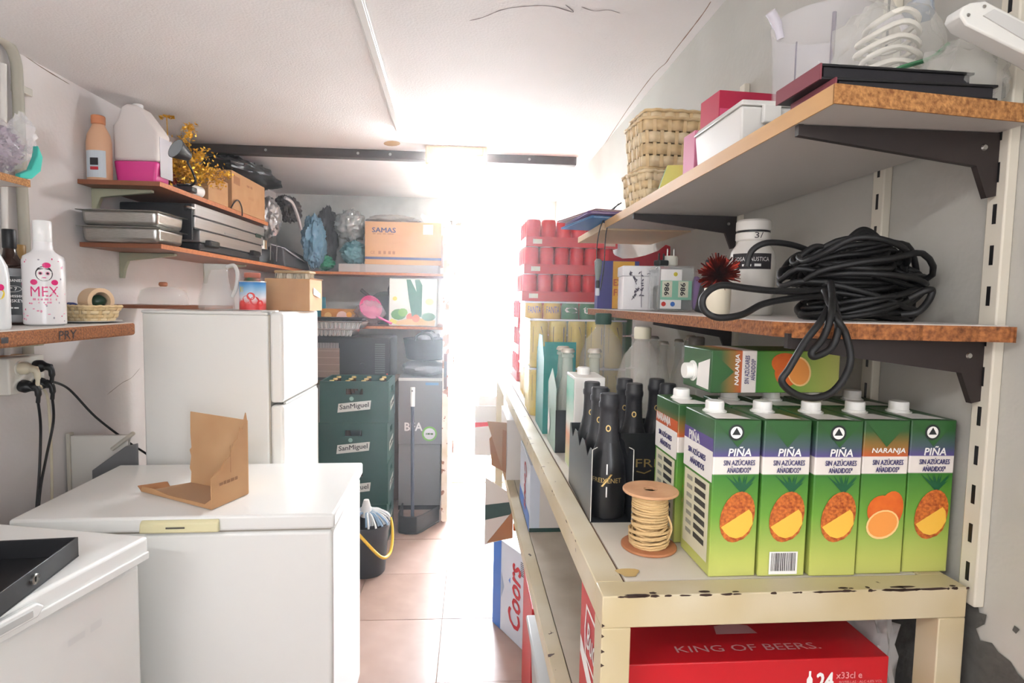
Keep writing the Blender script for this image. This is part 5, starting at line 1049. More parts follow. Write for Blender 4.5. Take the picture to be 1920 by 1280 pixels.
def cbox(label, loc, w, d, h, ink=True, rz=0):
    t = thing('cardboard_box', label, 'box', loc, rz, 'brown cardboard boxes'); part('box_body', MB().box(0, 0, 0, w, d, h), CARD, t, .002)
    box('tape', .002, d/2-.02, h, w-.002, d/2+.02, h+.0006, mat('parcel_tape', (206, 168, 120), .3), t)
    return t
c_ = cbox('small brown cardboard box at the front of the upper shelf', (-1.47, 2.775, U0), .255, .215, .118); flat('print', c_, rect(.05, .01, .11, .07), (.255, 0, 0), YA, ZA, CARDD, .0006)
c_ = cbox('larger brown cardboard box behind the small one on the upper shelf', (-1.48, 3.03, U0), .268, .46, .192); text('~2', c_, (.268, .23, .15), YA, ZA, .08, .012, CARDD, 0); flat('print', c_, rect(.08, .04, .06, .15), (.268, 0, 0), YA, ZA, CARDD, .0006); flat('print', c_, rect(.08, .016, .25, .09), (.268, 0, 0), YA, ZA, mat('card_faint', (186, 140, 98), .8), .0006)
part('lead_loop', MB().tube(smooth_path([(.27, -.02, .0), (.276, .01, .035), (.276, .06, .05), (.276, .1, .02), (.274, .11, -.02)], 6), .0035, 6), RUBBER, c_)
dk = blob('dark_sack', (-1.33, 3.50, U0+.34), (.15, .40, .066), mat('black_sack', (46, 46, 48), .35), None, .22, 2.2, 21, 40, 24); tag(dk, 'dark bin bag slumped over the boxes under the ceiling', 'bag')
dk.location.z = -.072
# steel trays, grill, appliances on the long shelf
for k, l in enumerate(('lower stainless steel food tray on the long brown shelf', 'upper stainless steel food tray nested on the lower one')):
    t = thing('steel_tray', l, 'tray', (-1.352, 2.43, M0L+.062*k), math.radians(1-k), 'stainless food trays'); w, d, h = .285, .21, .064; z1 = h
    if k == 0: pass
    part('pan', MB().hexa([(-w/2+.005, -d/2+.005, 0), (w/2-.005, -d/2+.005, 0), (w/2-.005, d/2-.005, 0), (-w/2+.005, d/2-.005, 0), (-w/2, -d/2, z1), (w/2, -d/2, z1), (w/2, d/2, z1), (-w/2, d/2, z1)]), STEEL, t, .018, seg=4)
    part('rim', MB().hexa([(-w/2-.010, -d/2-.010, z1-.008), (w/2+.010, -d/2-.010, z1-.008), (w/2+.010, d/2+.010, z1-.008), (-w/2-.010, d/2+.010, z1-.008), (-w/2-.010, -d/2-.010, z1-.005), (w/2+.010, -d/2-.010, z1-.005), (w/2+.010, d/2+.010, z1-.005), (-w/2-.010, d/2+.010, z1-.005)]), STEEL, t, .0015)
gr = thing('contact_grill', 'long stainless steel contact grill with a black base', 'grill', (-1.50, 2.60, M0L)); SLV = mat('brushed_steel', (188, 186, 184), .35, .7, var=.6, vscale=14, col2=(166, 164, 162), stretch=(1, .1, 10)); DKM = mat('grill_dark', (40, 40, 44), .4)
box('grill_base', .02, .06, 0, .295, .78, .035, DKM, gr, .006); box('lower_body', .0, .05, .036, .300, .80, .088, SLV, gr, .003); box('seam', .004, .01, .088, .297, .80, .093, BLACK, gr); box('middle_body', 0, .0, .093, .302, .82, .140, SLV, gr, .003); box('seam', .004, .01, .140, .299, .81, .145, BLACK, gr); box('top_body', 0, -.0, .145, .304, .83, .195, SLV, gr, .003)
part('near_cover', MB().hexa([(-.0, -.012, .04), (.296, -.012, .04), (.296, -.001, .04), (0, -.001, .04), (-.0, -.012, .192), (.296, -.012, .192), (.296, -.001, .192), (0, -.001, .192)]), DKM, gr, .003)
box('badge', .3005, .3, .098, .3032, .46, .106, mat('badge_grey', (150, 150, 150), .4), gr); box('indicator', .3005, .70, .128, .3045, .78, .150, mat('indicator_green', (40, 70, 60), .3), gr, .001)
for y in (.1, .62): box('grip', .285, y, .02, .325, y+.10, .05, BLACK, gr, .008)
part('handle', MB().tube(smooth_path([(.27, -.012, .17), (.29, -.05, .172), (.31, -.05, .17), (.315, -.03, .168)], 5), .006, 8), STEEL, gr)
bs = thing('black_appliance', 'black kitchen appliance with a chrome top beside the grill', 'appliance', (-1.30, 3.62, M0L)); part('appliance_body', MB().lathe([(0, 0), (.085, 0), (.09, .006), (.085, .07), (.07, .085), (0, .085)], 26, sq=1.3), BLACK, bs, smooth=45); part('chrome_top', MB().lathe([(.055, .0855), (.055, .14), (.05, .145), (0, .145)], 24), mat('chrome', (214, 214, 214), .15, 1), bs, smooth=40)
for a in (-.05, .06): part('wire_handle', MB().tube([(.088, a, .02), (.092, a, .12)], .003, 6), STEEL, bs)
ck = thing('grey_cooler', 'charcoal grey soft box with a pale flap at the end of the long shelf', 'box', (-1.49, 3.82, M0L)); part('box_body', MB().hexa([(0, 0, 0), (.29, 0, 0), (.30, .52, 0), (0, .52, 0), (.02, 0, .11), (.27, 0, .13), (.28, .50, .09), (.02, .5, .09)]), mat('charcoal_cloth', (74, 72, 74), .6), ck, .01, seg=3); part('flap', MB().hexa([(.20, .0, .132), (.285, .0, .11), (.31, .36, .045), (.25, .36, .075), (.20, .0, .140), (.287, .0, .116), (.313, .36, .05), (.25, .36, .082)]), mat('pale_flap', (214, 206, 210), .5), ck, .003)
for nm, l, c, rr, m_, sd in (('silver_bag', 'crumpled silver insulated bag hanging beside the cardboard boxes', (-1.25, 3.655, M0L+.28), (.075, .11, .125), mat('silver_film', (176, 174, 174), .3, .6), 31), ('cap_bundle', 'dark grey cloth bundle with pale straps on top of the silver bag', (-1.22, 3.95, M0L+.38), (.075, .15, .085), mat('bundle_cloth', (70, 66, 66), .8), 34), ('blue_bag', 'translucent blue plastic bag hanging over the end of the long shelf', (-1.105, 4.14, M0L+.19), (.075, .16, .185), mat('blue_bag_film', (112, 150, 172), .35, alpha=.82), 37), ('green_bag', 'small green plastic bag at the end of the long shelf', (-1.09, 4.355, M0L+.056), (.075, .085, .055), mat('green_bag_film', (44, 134, 100), .4), 39)):
    o = blob(nm, c, rr, m_, None, .22, 3.4, sd, 60, 40); tag(o, l, 'bag')
part('strap', MB().tube(smooth_path([(-1.17, 3.72, 2.09), (-1.145, 3.78, 2.07), (-1.14, 3.88, 2.0), (-1.15, 3.98, 1.93)], 6), .011, 6), mat('strap_pale', (206, 198, 196), .6), bpy.data.objects['cap_bundle'], smooth=60)
# on the fridge and the little board behind it
F0 = FH+.0125
bd = thing('small_board', 'thin brown board lying across the fridge top and the wall', 'board', (-1.50, 2.46, F0)); box('board', 0, 0, 0, .40, .28, .014, BROWNV, bd, .001)
dm = thing('cake_dome', 'glass cake dome with a wooden knob on the brown board', 'dome', (-1.335, 2.60, F0+.0145)); part('dome', MB().lathe([(.098, 0), (.096, .03), (.085, .062), (.06, .075), (.0, .078), (.0, .0755), (.059, .0725), (.083, .060), (.0935, .03), (.0955, 0), (.098, 0)], 36), mat('dome_glass', (226, 226, 222), .05, alpha=.17), dm, smooth=50); part('knob', MB().lathe([(.012, .0785), (.017, .084), (.017, .094), (.012, .098), (0, .098)], 18), mat('knob_wood', (176, 112, 76), .5), dm, smooth=40)
gj2 = thing('glass_pitcher', 'ribbed glass pitcher standing on the fridge', 'pitcher', (-1.035, 2.42, F0)); part('pitcher_body', MB().lathe([(0, .003), (.058, 0), (.068, .008), (.064, .05), (.048, .11), (.043, .14), (.046, .185), (.0445, .185), (.041, .14), (.046, .11), (.061, .05), (.064, .012), (0, .008)], 30), mat('pitcher_glass', (232, 230, 226), .06, alpha=.2), gj2, smooth=50)
part('handle', MB().tube(smooth_path([(.045, -.005, .175), (.075, -.012, .18), (.088, -.012, .15), (.082, -.012, .09), (.064, -.008, .055)], 6), .008, 8), mat('handle_glass', (236, 236, 232), .08, alpha=.5), gj2, smooth=60)
tm_ = thing('food_can', 'tin of tomatoes with a blue and white label on the fridge', 'can', (-.885, 2.40, F0)); R3 = .050; part('can_body', MB().lathe([(R3, 0), (R3, .115)], 30), ramp_mat('tomato_label', [(0, (206, 44, 48)), (.22, (214, 60, 56)), (.45, (226, 226, 232)), (.7, (150, 196, 226)), (.9, (60, 140, 206)), (1, (50, 120, 190))], 'Z', .4, scale=1/.118), tm_, smooth=40)
part('can_rim', MB().lathe([(R3+.001, .114), (R3+.002, .116), (R3+.001, .118), (R3-.004, .118), (R3-.005, .115), (0, .115)], 30), ALU, tm_, smooth=40); part('can_rim', MB().lathe([(R3+.001, 0), (R3+.002, .002), (R3+.001, .004)], 30), ALU, tm_, smooth=40)
f = lambda a, b: Vector((R3*1.006*math.sin(a/R3+.25), -R3*1.006*math.cos(a/R3+.25), b)); TOM = mat('tomato_red', (206, 40, 44), .4)
for k, (x, z, rr) in enumerate(((-.02, .045, .016), (.012, .04, .018), (-.002, .058, .016), (.034, .03, .014), (-.04, .028, .014))): flat('tomato', tm_, ell(rr, rr*.95, x, z, 16), (0, 0, 0), XA, ZA, TOM if k % 2 else mat('tomato_red_b', (220, 66, 60), .4), fn=lambda a, b, kk=k: f(a, b)*Vector((1, 1, 1)).x+Vector((0, -.0003*kk, 0)))
flat('label_mark', tm_, rect(.016, .02, -.042, .085), (0, 0, 0), XA, ZA, mat('mark_yellow', (226, 200, 60), .5), fn=f)
jr = thing('small_jar', 'small red lidded jar behind the tomato tin', 'jar', (-.93, 2.52, F0)); part('jar_body', MB().lathe([(0, 0), (.035, 0), (.037, .004), (.037, .12), (.03, .13), (.03, .136)], 22), mat('jar_redgreen', (150, 70, 60), .4, var=.3, vscale=20, col2=(40, 100, 70)), jr, smooth=40); part('lid', MB().lathe([(.032, .136), (.033, .138), (.033, .155), (.031, .157), (0, .157)], 22), mat('lid_copper', (190, 110, 90), .35), jr, smooth=40)
c_ = cbox('open brown cardboard box on the fridge with a white tag', (-.87, 2.49, F0), .185, .20, .135); part('flap', MB().hexa([(.1845, .0, .1355), (.186, .0, .1355), (.186, .2, .1355), (.1845, .2, .1355), (.19, .0, .139), (.192, 0, .139), (.192, .2, .139), (.19, .2, .139)]), CARD, c_)
part('paper_tag', MB().hexa([(.187, .05, .07), (.189, .05, .07), (.196, .13, .055), (.194, .13, .055), (.187, .05, .10), (.189, .05, .10), (.196, .13, .075), (.194, .13, .075)]), INKW, c_)
br = thing('scrub_brush', 'brush with pale bristles lying on the open cardboard box', 'brush', (-.775, 2.58, F0+.137)); part('brush_back', MB().box(-.07, -.05, .022, .08, .05, .034), mat('brush_wood', (176, 150, 110), .6), br, .005)
b = MB(); r = random.Random(40)
for i in range(150):
    x, y = r.uniform(-.066, .076), r.uniform(-.046, .046); b.add([(x-.0015, y, .022), (x+.0015, y, .022), (x+r.uniform(-.008, .008)+.001, y+r.uniform(-.008, .008), .0), (x+r.uniform(-.008, .008)-.001, y+r.uniform(-.008, .008), .0)], [(0, 1, 2, 3)])
part('bristle', b, mat('bristle_pale', (226, 218, 196), .7), br)['kind'] = 'stuff'
# ------------------------------------------------------------------ alcove by the door: shelves
for nm, z, y0, l in (('wall_shelf', 1.645, 4.22, 'upper alcove shelf carrying the large printed box'), ('wall_shelf', 1.262, 4.15, 'lower alcove shelf carrying the shopping bag')):
    t = thing(nm, l, 'shelf', (0, 0, z)); x0 = XL+.31 if z > 1.5 else XL+.005
    box('board', x0, y0+.002, 0, -.20, YB-.001, .018, BROWNV, t, .001); box('front_edge', x0, y0-.001, -.0003, -.20, y0+.002, .0183, MATS['edge_orange'], t)
A1, A2 = 1.645+.0188, 1.262+.0188
bx_ = thing('flat_box', 'flat grey card box under the large printed box', 'box', (-.96, 4.23, A1)); part('box_body', MB().box(0, 0, 0, .71, .3, .058), mat('grey_card', (176, 166, 158), .7), bx_, .002); box('tape', .15, -.0006, .0, .19, 0, .058, mat('tape_grey', (160, 150, 142), .4), bx_)
sm = thing('printed_box', 'large brown box with dark blue print on the upper alcove shelf', 'box', (-.775, 4.235, A1+.0585)); part('box_body', MB().box(0, 0, 0, .545, .3, .305), mat('print_card', (206, 156, 108), .7, var=.4, vscale=5, col2=(196, 146, 98)), sm, .002)
text('SAMAS', sm, (.135, 0, .245), XA, ZA, .17, .036, mat('print_navy', (66, 74, 110), .5), .02); flat('print_band', sm, rect(.545, .018, .2725, .045), (0, 0, 0), XA, ZA, MATS['print_navy'], .0006); text('CE', sm, (.055, 0, .085), XA, ZA, .032, .02, CARDD, 0)
for x in (.105, .14, .175, .205): flat('care_mark', sm, rect(.018, .022, x, .085), (0, 0, 0), XA, ZA, CARDD, .0006)
flat('label', sm, rect(.07, .07, .45, .255), (0, 0, 0), XA, ZA, INKW, .0008); text('~4', sm, (.13, 0, .218), XA, ZA, .15, .006, CARDD, 0)
o = blob('grey_sheet', (-.60, 4.40, A1+.395), (.2, .14, .038), mat('grey_wrap', (166, 162, 154), .5), None, .2, 2.5, 50, 40, 20, A1+.0585+.3058); tag(o, 'crumpled grey wrapping on top of the large printed box', 'wrapping')
pb = thing('paper_pack', 'white paper packet at the right end on the large printed box', 'packet', (-.36, 4.26, A1+.3655), math.radians(-12)); part('packet', MB().hexa([(0, 0, 0), (.15, 0, 0), (.15, .12, 0), (0, .12, 0), (.01, .01, .055), (.13, 0, .02), (.13, .12, .02), (.01, .11, .055)]), INKW, pb, .003); part('folded_end', MB().prism([(0, 0), (-.03, .05), (-.02, .07), (.012, .05)], (0, .02, 0), XA, ZA, (0, .06, 0)), INKW, pb)
for nm, l, c, rr, m_, sd, fz in (('silver_bag', 'shiny grey plastic bag beside the printed box on the alcove shelf', (-.905, 4.38, A1+.345), (.115, .12, .12), mat('grey_bag_film', (168, 168, 164), .25, .35), 51, None), ('teal_bag', 'teal plastic bag under the shiny grey bag on the alcove shelf', (-.88, 4.37, A1+.142), (.10, .10, .09), mat('teal_bag_film', (84, 130, 134), .35), 53, A1+.0585), ('dark_bag', 'dark bag in the corner behind the blue bag', (-1.115, 4.53, A1+.27), (.085, .07, .24), mat('dark_bag_film', (66, 62, 64), .5), 56, None)):
    o = blob(nm, c, rr, m_, None, .2, 3.4, sd, 56, 38, fz); tag(o, l, 'bag')
# --- on the lower alcove shelf
sbg = thing('shopping_bag', 'white shopping bag printed with vegetables and a leek', 'bag', (-.60, 4.20, A2), math.radians(-2)); part('bag_body', MB().hexa([(0, 0, 0), (.34, 0, 0), (.34, .14, 0), (0, .14, 0), (-.005, .05, .345), (.345, .05, .345), (.345, .10, .345), (-.005, .10, .345)]), mat('bag_white', (232, 232, 220), .5), sbg, .006)
dirv = Vector((0, .05, .345)).normalized(); o_ = Vector((0, -.001, 0))
for nm, P, c in (('leek', [(.165, .07), (.235, .07), (.235, .30), (.215, .34), (.18, .34), (.195, .25), (.15, .34), (.12, .34), (.14, .2)], (60, 110, 90)), ('salad', ell(.055, .04, .07, .085, 12), (96, 146, 84)), ('salad', ell(.035, .03, .10, .10, 10), (130, 176, 90)), ('tomato', ell(.03, .03, .155, .065, 14), (222, 130, 106)), ('tomato', ell(.028, .028, .195, .058, 14), (226, 146, 116)), ('bread', [(.05, .012), (.33, .004), (.335, .045), (.25, .058), (.12, .052), (.06, .035)], (226, 190, 140)), ('corn', [(-.0, .03), (.08, .005), (.085, .03), (.02, .055)], (226, 216, 120)), ('leaf', ell(.05, .03, .285, .07, 12), (96, 140, 110)), ('flower', ell(.016, .016, .04, .20, 10), (232, 214, 110)), ('flower', ell(.03, .024, .29, .18, 10), (236, 226, 150))):
    flat(nm, sbg, P, o_, XA, dirv, mat('print_%s_%d' % (nm, c[0]), c, .5), .0012+.0004*rnd.random())
part('strap', MB().tube(smooth_path([(.0, .06, .30), (-.012, .055, .26), (-.005, .05, .22)], 4), .005, 5), BLACK, sbg)
px_ = thing('pan_bundle', 'dark pan in a clear bag behind the pink strainer', 'pan', (-.66, 4.44, A2)); part('pan', MB().lathe([(0, 0), (.10, 0), (.12, .03), (.117, .03), (.098, .004), (0, .004)], 28, (0, 0, .13), ax=(.1, -.85, .4)), mat('pan_dark', (70, 66, 64), .4), px_, smooth=45); part('pan_handle', MB().tube([(-.09, -.03, .19), (-.17, -.06, .26)], .014, 8), MATS['pan_dark'], px_, smooth=50); box('pan_stand', -.06, -.0, 0, .06, .05, .03, MATS['pan_dark'], px_, .004)
ps_ = thing('pink_strainer', 'pink plastic strainer wrapped in a clear bag on the alcove shelf', 'strainer', (-.73, 4.20, A2)); PK = mat('pink_plastic', (226, 92, 150), .4)
part('bowl', MB().lathe([(.0, -.05), (.04, -.045), (.075, -.018), (.085, .012), (.088, .012), (.077, -.022), (.042, -.05), (0, -.055)], 26, (.0, 0, .13), ax=(.55, -.7, .3)), PK, ps_, smooth=45); part('handle', MB().tube([(.05, -.04, .07), (.16, -.06, .02)], .009, 6), PK, ps_)
blob('bag_film', (.0, 0, .095), (.11, .08, .085), film('bag_film_mauve', (206, 196, 200), .35, .15), ps_, .22, 2.6, 60, 40, 24, 0)
ob_ = thing('patterned_box', 'orange patterned box on the lower alcove shelf', 'box', (-1.09, 4.25, A2)); part('box_body', MB().box(0, 0, 0, .27, .12, .115), mat('orange_pattern', (206, 150, 70), .5, var=.3, vscale=10, col2=(190, 120, 60)), ob_, .002)
for x, z, rr, c in ((.05, .065, .026, (226, 190, 120)), (.05, .03, .018, (110, 90, 70)), (.15, .06, .04, (226, 196, 180)), (.20, .075, .02, (240, 170, 60)), (.235, .05, .03, (200, 150, 110))): flat('print', ob_, ell(rr, rr, x, z, 14), (0, 0, 0), XA, ZA, mat('pattern_%d' % c[1], c, .5), .0006+.0003*rnd.random())
gbg = thing('gift_bag', 'teal gift bag with red top and white cord handles', 'bag', (-1.17, 4.27, A2)); part('bag_body', MB().hexa([(0, 0, 0), (.075, 0, 0), (.075, .15, 0), (0, .15, 0), (-.004, .03, .20), (.08, .03, .20), (.08, .12, .20), (-.004, .12, .20)]), mat('teal_paper', (70, 150, 166), .5), gbg, .002); flat('print', gbg, rect(.02, .09, .012, .155), (0, .024, 0), XA, ZA, CRED, .001)
part('cord_handle', MB().tube(smooth_path([(.015, .03, .195), (.02, .025, .27), (.045, .022, .30), (.07, .025, .27), (.068, .03, .195)], 6), .003, 6), INKW, gbg)
bt_ = thing('black_tray', 'black serving tray on top of the foil trays', 'tray', (-1.17, 4.02, 1.325)); part('tray_body', MB().hexa([(.01, .01, 0), (.41, .01, 0), (.41, .2, 0), (.01, .2, 0), (0, 0, .014), (.42, 0, .014), (.42, .215, .014), (0, .215, .014)]), BLACK, bt_, .003); text('~2', bt_, (.17, .06, .0145), XA, YA, .13, .02, mat('silver_text', (190, 188, 190), .4), .01)
def foil_tray(label, z, w, d, x):
    t = thing('foil_tray', label, 'tray', (x, 4.0, z), 0, 'aluminium foil trays'); AF = mat('foil', (214, 214, 214), .22, .95)
    b = MB(); n = 60; V = []
    for k, (s, zz) in enumerate(((.90, 0), (.96, .045))):
        for i in range(n*4):
            f_ = i/(n*4)*4; sd = int(f_); q = f_-sd; x_, y_ = ((-1+2*q, -1), (1, -1+2*q), (1-2*q, 1), (-1, 1-2*q))[sd]
            o2 = .004*(1 if i % 4 < 2 else -1)*(1 if k else .4); L_ = math.hypot(x_*w, y_*d); V.append((x_*w/2*s+(o2 if abs(x_) == 1 else 0)*x_, y_*d/2*s+(o2 if abs(y_) == 1 else 0)*y_, zz))
    m_ = n*4; b.add(V, [(i, (i+1) % m_, m_+(i+1) % m_, m_+i) for i in range(m_)]+[tuple(range(m_-1, -1, -1))]); part('tray_wall', b, AF, t)
    part('rim', MB().tube([(-w/2, -d/2, .046), (w/2, -d/2, .046), (w/2, d/2, .046), (-w/2, d/2, .046)], .005, 6, closed=True), AF, t); return t
foil_tray('upper aluminium foil tray under the black serving tray', 1.272, .46, .28, -.955); foil_tray('lower aluminium foil tray resting on the black oven', 1.222, .42, .26, -.99)
for o in bpy.data.objects:
    if o.get('category') == 'tray' and o.name.startswith('foil_tray'): o.location.y = 4.0
# black oven / heater standing on the stack side
ov = thing('black_oven', 'black countertop oven with a slatted vent behind the beer crates', 'oven', (-1.20, 3.86, .93)); OVB = mat('oven_black', (32, 33, 35), .45)
part('oven_body', MB().box(0, 0, 0, .66, .36, .288), OVB, ov, .01); 
for k in range(14): box('vent_slat', .56, -.003, .05+k*.0145, .625, .0005, .058+k*.0145, mat('slat_grey', (84, 86, 88), .4), ov)
box('grille_panel', .16, -.004, .02, .33, 0, .215, mat('warm_mesh', (128, 108, 98), .5), ov, .002)
for k in range(16): box('grille_bar', .162+k*.0104, -.008, .215, .166+k*.0104, -.0005, .25, mat('bar_pale', (170, 164, 160), .4), ov)
for k in range(4): box('grille_line', .16, -.0052, .06+k*.045, .33, -.004, .0635+k*.045, mat('mesh_line', (156, 136, 122), .5), ov)
part('knob', MB().lathe([(.02, 0), (.018, .016), (0, .016)], 18, (.48, 0, .10), ax=(0, -1, 0)), OVB, ov, smooth=40); part('pilot_light', MB().lathe([(.005, 0), (.004, .003)], 10, (.64, 0, .045), ax=(0, -1, 0)), mat('pilot_red', (220, 60, 50), .4), ov)
sk = thing('oven_stand', 'low wooden stand under the black oven behind the crates', 'stand', (-1.22, 3.84, 0)); box('stand_top', 0, 0, .905, .70, .40, .929, mat('stand_wood', (110, 84, 66), .7), sk, .002)
for x in (.0, .66):
    for y in (0, .36): box('leg', x, y, 0, x+.04, y+.04, .905, MATS['stand_wood'], sk, .002)
# ------------------------------------------------------------------ beer crates
CG = mat('crate_green', (22, 64, 57), .42); CGD = mat('crate_green_dark', (18, 48, 44), .5); PANW = mat('crate_label', (206, 206, 198), .5)
def crate(label, loc, rz, h=.246):
    t = thing('beer_crate', label, 'crate', loc, rz, 'stacked green beer crates'); W, D, q = .40, .30, .012
    def wall(nm, o, u, L, hole):
        v = ZA; n_ = Vector(u).cross(v); o = Vector(o); b = MB(); hw, hz, hh = hole, h-.062, .018
        c = L/2; u = Vector(u)
        for (a0, a1, z0, z1) in ((0, L, 0, hz-hh), (0, L, hz+hh, h), (0, c-hw, hz-hh, hz+hh), (c+hw, L, hz-hh, hz+hh)):
            A = [o+u*a0+v*z0, o+u*a1+v*z0, o+u*a1-n_*q+v*z0, o+u*a0-n_*q+v*z0]; b.hexa(A+[p+v*(z1-z0) for p in A])
        return part(nm, b, CG, t)
    wall('crate_wall', (0, 0, 0), XA, W, .05); wall('crate_wall', (W, q, 0), YA, D-2*q, .045); wall('crate_wall', (W, D, 0), -XA, W, .05); wall('crate_wall', (0, D-q, 0), -YA, D-2*q, .045)
    box('crate_base', q, q, .0, W-q, D-q, .012, CGD, t)
    for i in range(1, 4): box('divider', q+i*(W-2*q)/4-.002, q, .012, q+i*(W-2*q)/4+.002, D-q, .12, CGD, t)
    for i in range(1, 3): box('divider', q, q+i*(D-2*q)/3-.002, .1205, W-q, q+i*(D-2*q)/3+.002, .16, CGD, t)
    lp_ = [(-.098, -.035), (.092, -.014), (.098, .039), (-.092, .018)]
    flat('label', t, [(x+W*.5, y+.095) for x, y in lp_], (0, 0, 0), XA, ZA, PANW, .0008, t=.001); ca = math.radians(6)
    text('SanMiguel', t, (W*.5, -.0018, .097), (math.cos(ca), 0, math.sin(ca)), (-math.sin(ca)*.2, 0, 1), .170, .038, INKD, .012); flat('crest', t, ell(.013, .013, W*.46, .143, 12), (0, 0, 0), XA, ZA, mat('crest_grey', (130, 160, 150), .5), .0008)
    flat('label', t, [(x*.8+D*.5, y+.095) for x, y in lp_], (W, 0, 0), YA, ZA, PANW, .0008, t=.001); text('SanMiguel', t, (W+.0018, D*.5, .097), (0, math.cos(ca), math.sin(ca)), ZA, .132, .034, INKD, .012)
    return t
CX, CY = -.895, 3.42
for k, l in enumerate(('bottom', 'second from bottom', 'third from bottom', 'topmost')):
    crate('green beer crate, %s of the stack of four' % l, (CX+(.0, .006, .002, .008)[k], CY, .247*k), math.radians((0, .6, -.4, .4)[k]))
def cbottle(label, loc):
    t = thing('beer_bottle', label, 'bottle', loc, 0, 'beer bottles in the crates'); part('bottle_glass', MB().lathe([(0, 0), (.028, 0), (.0295, .004), (.0295, .12), (.02, .155), (.0135, .18), (.0125, .214)], 16), BRG, t, smooth=45); part('crown_cap', MB().lathe([(.0145, .210), (.0145, .218), (.012, .221), (0, .221)], 14), mat('gold_cap', (206, 180, 120), .35, .7), t, smooth=40)
    return t
names = ('first', 'second', 'third', 'fourth')
for j in range(3):
    for i in range(4):
        if (i, j) in ((3, 0),): continue
        cbottle('%s bottle from the left in the %s row of the topmost crate' % (names[i], ('front', 'middle', 'back')[j]), (CX+.02+.045+i*.0935, CY+.057+j*.092, .247*3+.0125+.012))
for k in (2, 1):
    for i in (1, 2): cbottle('%s bottle behind the handle slot of the %s crate' % (('left', 'right')[i-1], ('', 'second', 'third')[k]), (CX+.065+i*.0935, CY+.055, .247*k+.0125))
# ------------------------------------------------------------------ tub, boxes, broom, bucket near the door
gb1 = thing('grey_box', 'grey box with white lettering and a round green sticker', 'box', (-.50, 3.98, .47)); GBX = mat('grey_board', (140, 140, 140), .5)
gb0 = thing('grey_box', 'plain grey box under the lettered grey box', 'box', (-.50, 4.0, 0)); part('box_body', MB().box(0, 0, 0, .29, .25, .469), mat('grey_board_b', (150, 150, 150), .5), gb0, .003); box('plinth', .0, -.002, 0, .29, -.0003, .03, BLACK, gb0)
part('box_body', MB().box(0, 0, 0, .335, .25, .465), GBX, gb1, .003); flat('top_band', gb1, rect(.335, .02, .1675, .455), (0, 0, 0), XA, ZA, PANW, .0006); text('BFA', gb1, (.105, 0, .125), XA, ZA, .125, .06, INKW, .02); flat('print', gb1, rect(.09, .018, .23, .425), (0, 0, 0), XA, ZA, mat('print_blue', (110, 150, 186), .5), .0007)
flat('sticker', gb1, ell(.052, .052, .215, .075, 28), (0, 0, 0), XA, ZA, mat('sticker_green', (130, 196, 90), .5), .0008); flat('sticker', gb1, ell(.04, .04, .215, .075, 28), (0, 0, 0), XA, ZA, INKW, .0011); text('~3', gb1, (.215, 0, .075), XA, ZA, .05, .012, mat('sticker_ink', (80, 130, 60), .5), .01, lift=.0014)
gs = thing('folded_sack', 'grey plastic sack folded flat on the grey boxes', 'sack', (-.33, 4.10, .936)); blob('sack_skin', (0, 0, .055), (.165, .11, .058), mat('sack_grey', (128, 128, 130), .35), gs, .16, 2.4, 71, 36, 20, 0)
tu = thing('rubber_tub', 'black flexible tub with handles on the grey sack', 'tub', (-.325, 4.10, 1.056)); part('tub_body', MB().lathe([(0, 0), (.125, 0), (.135, .006), (.155, .14), (.158, .14), (.158, .147), (.15, .147), (.13, .012), (0, .012)], 32), mat('tub_black', (36, 36, 40), .55), tu, smooth=45)
for s in (-1, 1): part('tub_handle', MB().tube(smooth_path([(-.06, s*.14, .14), (-.045, s*.15, .175), (0, s*.152, .19), (.045, s*.15, .175), (.06, s*.14, .14)], 5), .009, 7), MATS['tub_black'], tu, smooth=60)
blob('contents_bag', (.02, .0, .135), (.10, .09, .055), mat('tub_bag', (150, 150, 154), .3), tu, .25, 3, 73, 28, 18)
bm2 = thing('broom_dustpan', 'black dustpan with a long dark handle and white grip', 'dustpan', (-.36, 3.66, 0), math.radians(0)); DPM = mat('dustpan_black', (40, 40, 42), .5)
part('pan_tray', MB().prism([(-.095, -.03), (-.085, -.075), (-.04, -.1), (.03, -.1), (.065, -.06), (.16, .10), (.155, .16), (-.095, .16)], (0, 0, .001), XA, YA, (0, 0, .012)), DPM, bm2, .003)
part('pan_wall', MB().prism([(-.095, -.03), (-.085, -.075), (-.04, -.1), (.03, -.1), (.065, -.06), (.16, .10), (.15, .10), (.06, -.048), (.026, -.086), (-.036, -.086), (-.074, -.066), (-.083, -.03), (-.083, .16), (-.095, .16)], (0, 0, .013), XA, YA, (0, 0, .10)), DPM, bm2, .003)
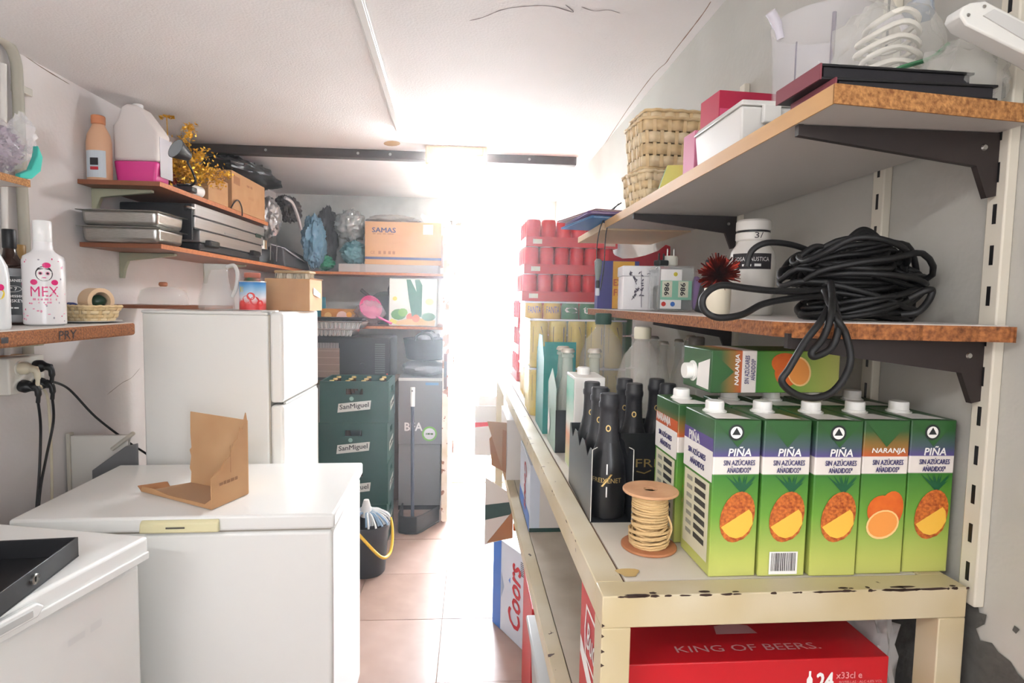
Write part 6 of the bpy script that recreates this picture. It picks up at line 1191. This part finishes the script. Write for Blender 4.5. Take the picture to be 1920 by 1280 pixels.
part('pole', MB().tube([(-.0, -.06, .013), (-.008, -.02, .80)], .011, 10), mat('pole_blue', (58, 66, 82), .35), bm2, smooth=60); part('grip', MB().tube([(-.008, -.02, .80), (-.0095, -.012, .92)], [.014, .0155], 12), mat('grip_white', (226, 222, 216), .4), bm2, smooth=60); part('hang_hole', MB().lathe([(.006, 0), (.006, .002)], 10, (-.0095, -.0285, .90), ax=(0, -1, 0)), BLACK, bm2)
bk = thing('mop_bucket', 'black bucket with a yellow handle and a mop resting in it', 'bucket', (-.555, 3.08, 0)); part('bucket_body', MB().lathe([(0, 0), (.095, 0), (.10, .006), (.122, .26), (.127, .26), (.127, .275), (.118, .275), (.096, .012), (0, .012)], 32), mat('bucket_black', (44, 44, 48), .45), bk, smooth=45)
part('bail', MB().tube(smooth_path([(-.02, -.126, .26), (.09, -.11, .13), (.128, -.04, .11), (.135, .02, .15), (.128, .07, .22), (.115, .09, .262)], 7), .0085, 8), mat('bail_yellow', (226, 180, 50), .4), bk, smooth=60)
mo = thing('string_mop', 'blue and white string mop head draped in the black bucket', 'mop', (-.555, 3.08, .275)); MO = (mat('mop_white', (206, 206, 204), .8), mat('mop_blue', (130, 156, 180), .8)); r = random.Random(44)
for k in range(2):
    b = MB()
    for i in range(42):
        a = r.uniform(0, 6.28); L_ = r.uniform(.08, .135); c, s = math.cos(a), math.sin(a); b.tube(smooth_path([(0, 0, .05), (c*L_*.5, s*L_*.5, .055), (c*L_*.9, s*L_*.9, .02+.01*r.random()), (c*(L_+.004), s*(L_+.004), -.0-.03*r.random()*0+.004)], 4), .0055, 5)
    part('mop_string', b, MO[k], mo, smooth=60)['kind'] = 'stuff'
part('socket', MB().lathe([(.03, .03), (.028, .07), (.014, .12), (0, .12)], 14), MATS['mop_white'], mo, smooth=40)
# ------------------------------------------------------------------ thin scattering volume added to imitate lens glare around the open door
hz = bpy.data.materials.new('glare_volume'); hz.use_nodes = True; nt = hz.node_tree; nt.nodes.remove(nt.nodes['Principled BSDF'])
vs = nt.nodes.new('ShaderNodeVolumeScatter'); vs.inputs['Density'].default_value = .025; vs.inputs['Anisotropy'].default_value = .85
nt.links.new(vs.outputs[0], nt.nodes['Material Output'].inputs['Volume'])
o = part('glare_haze', MB().box(XL-.02, YN-.02, .001, XR+.02, YB+.02, ZT+.01), hz); o['label'] = 'thin scattering volume standing in for lens glare around the open door'; o['kind'] = 'structure'
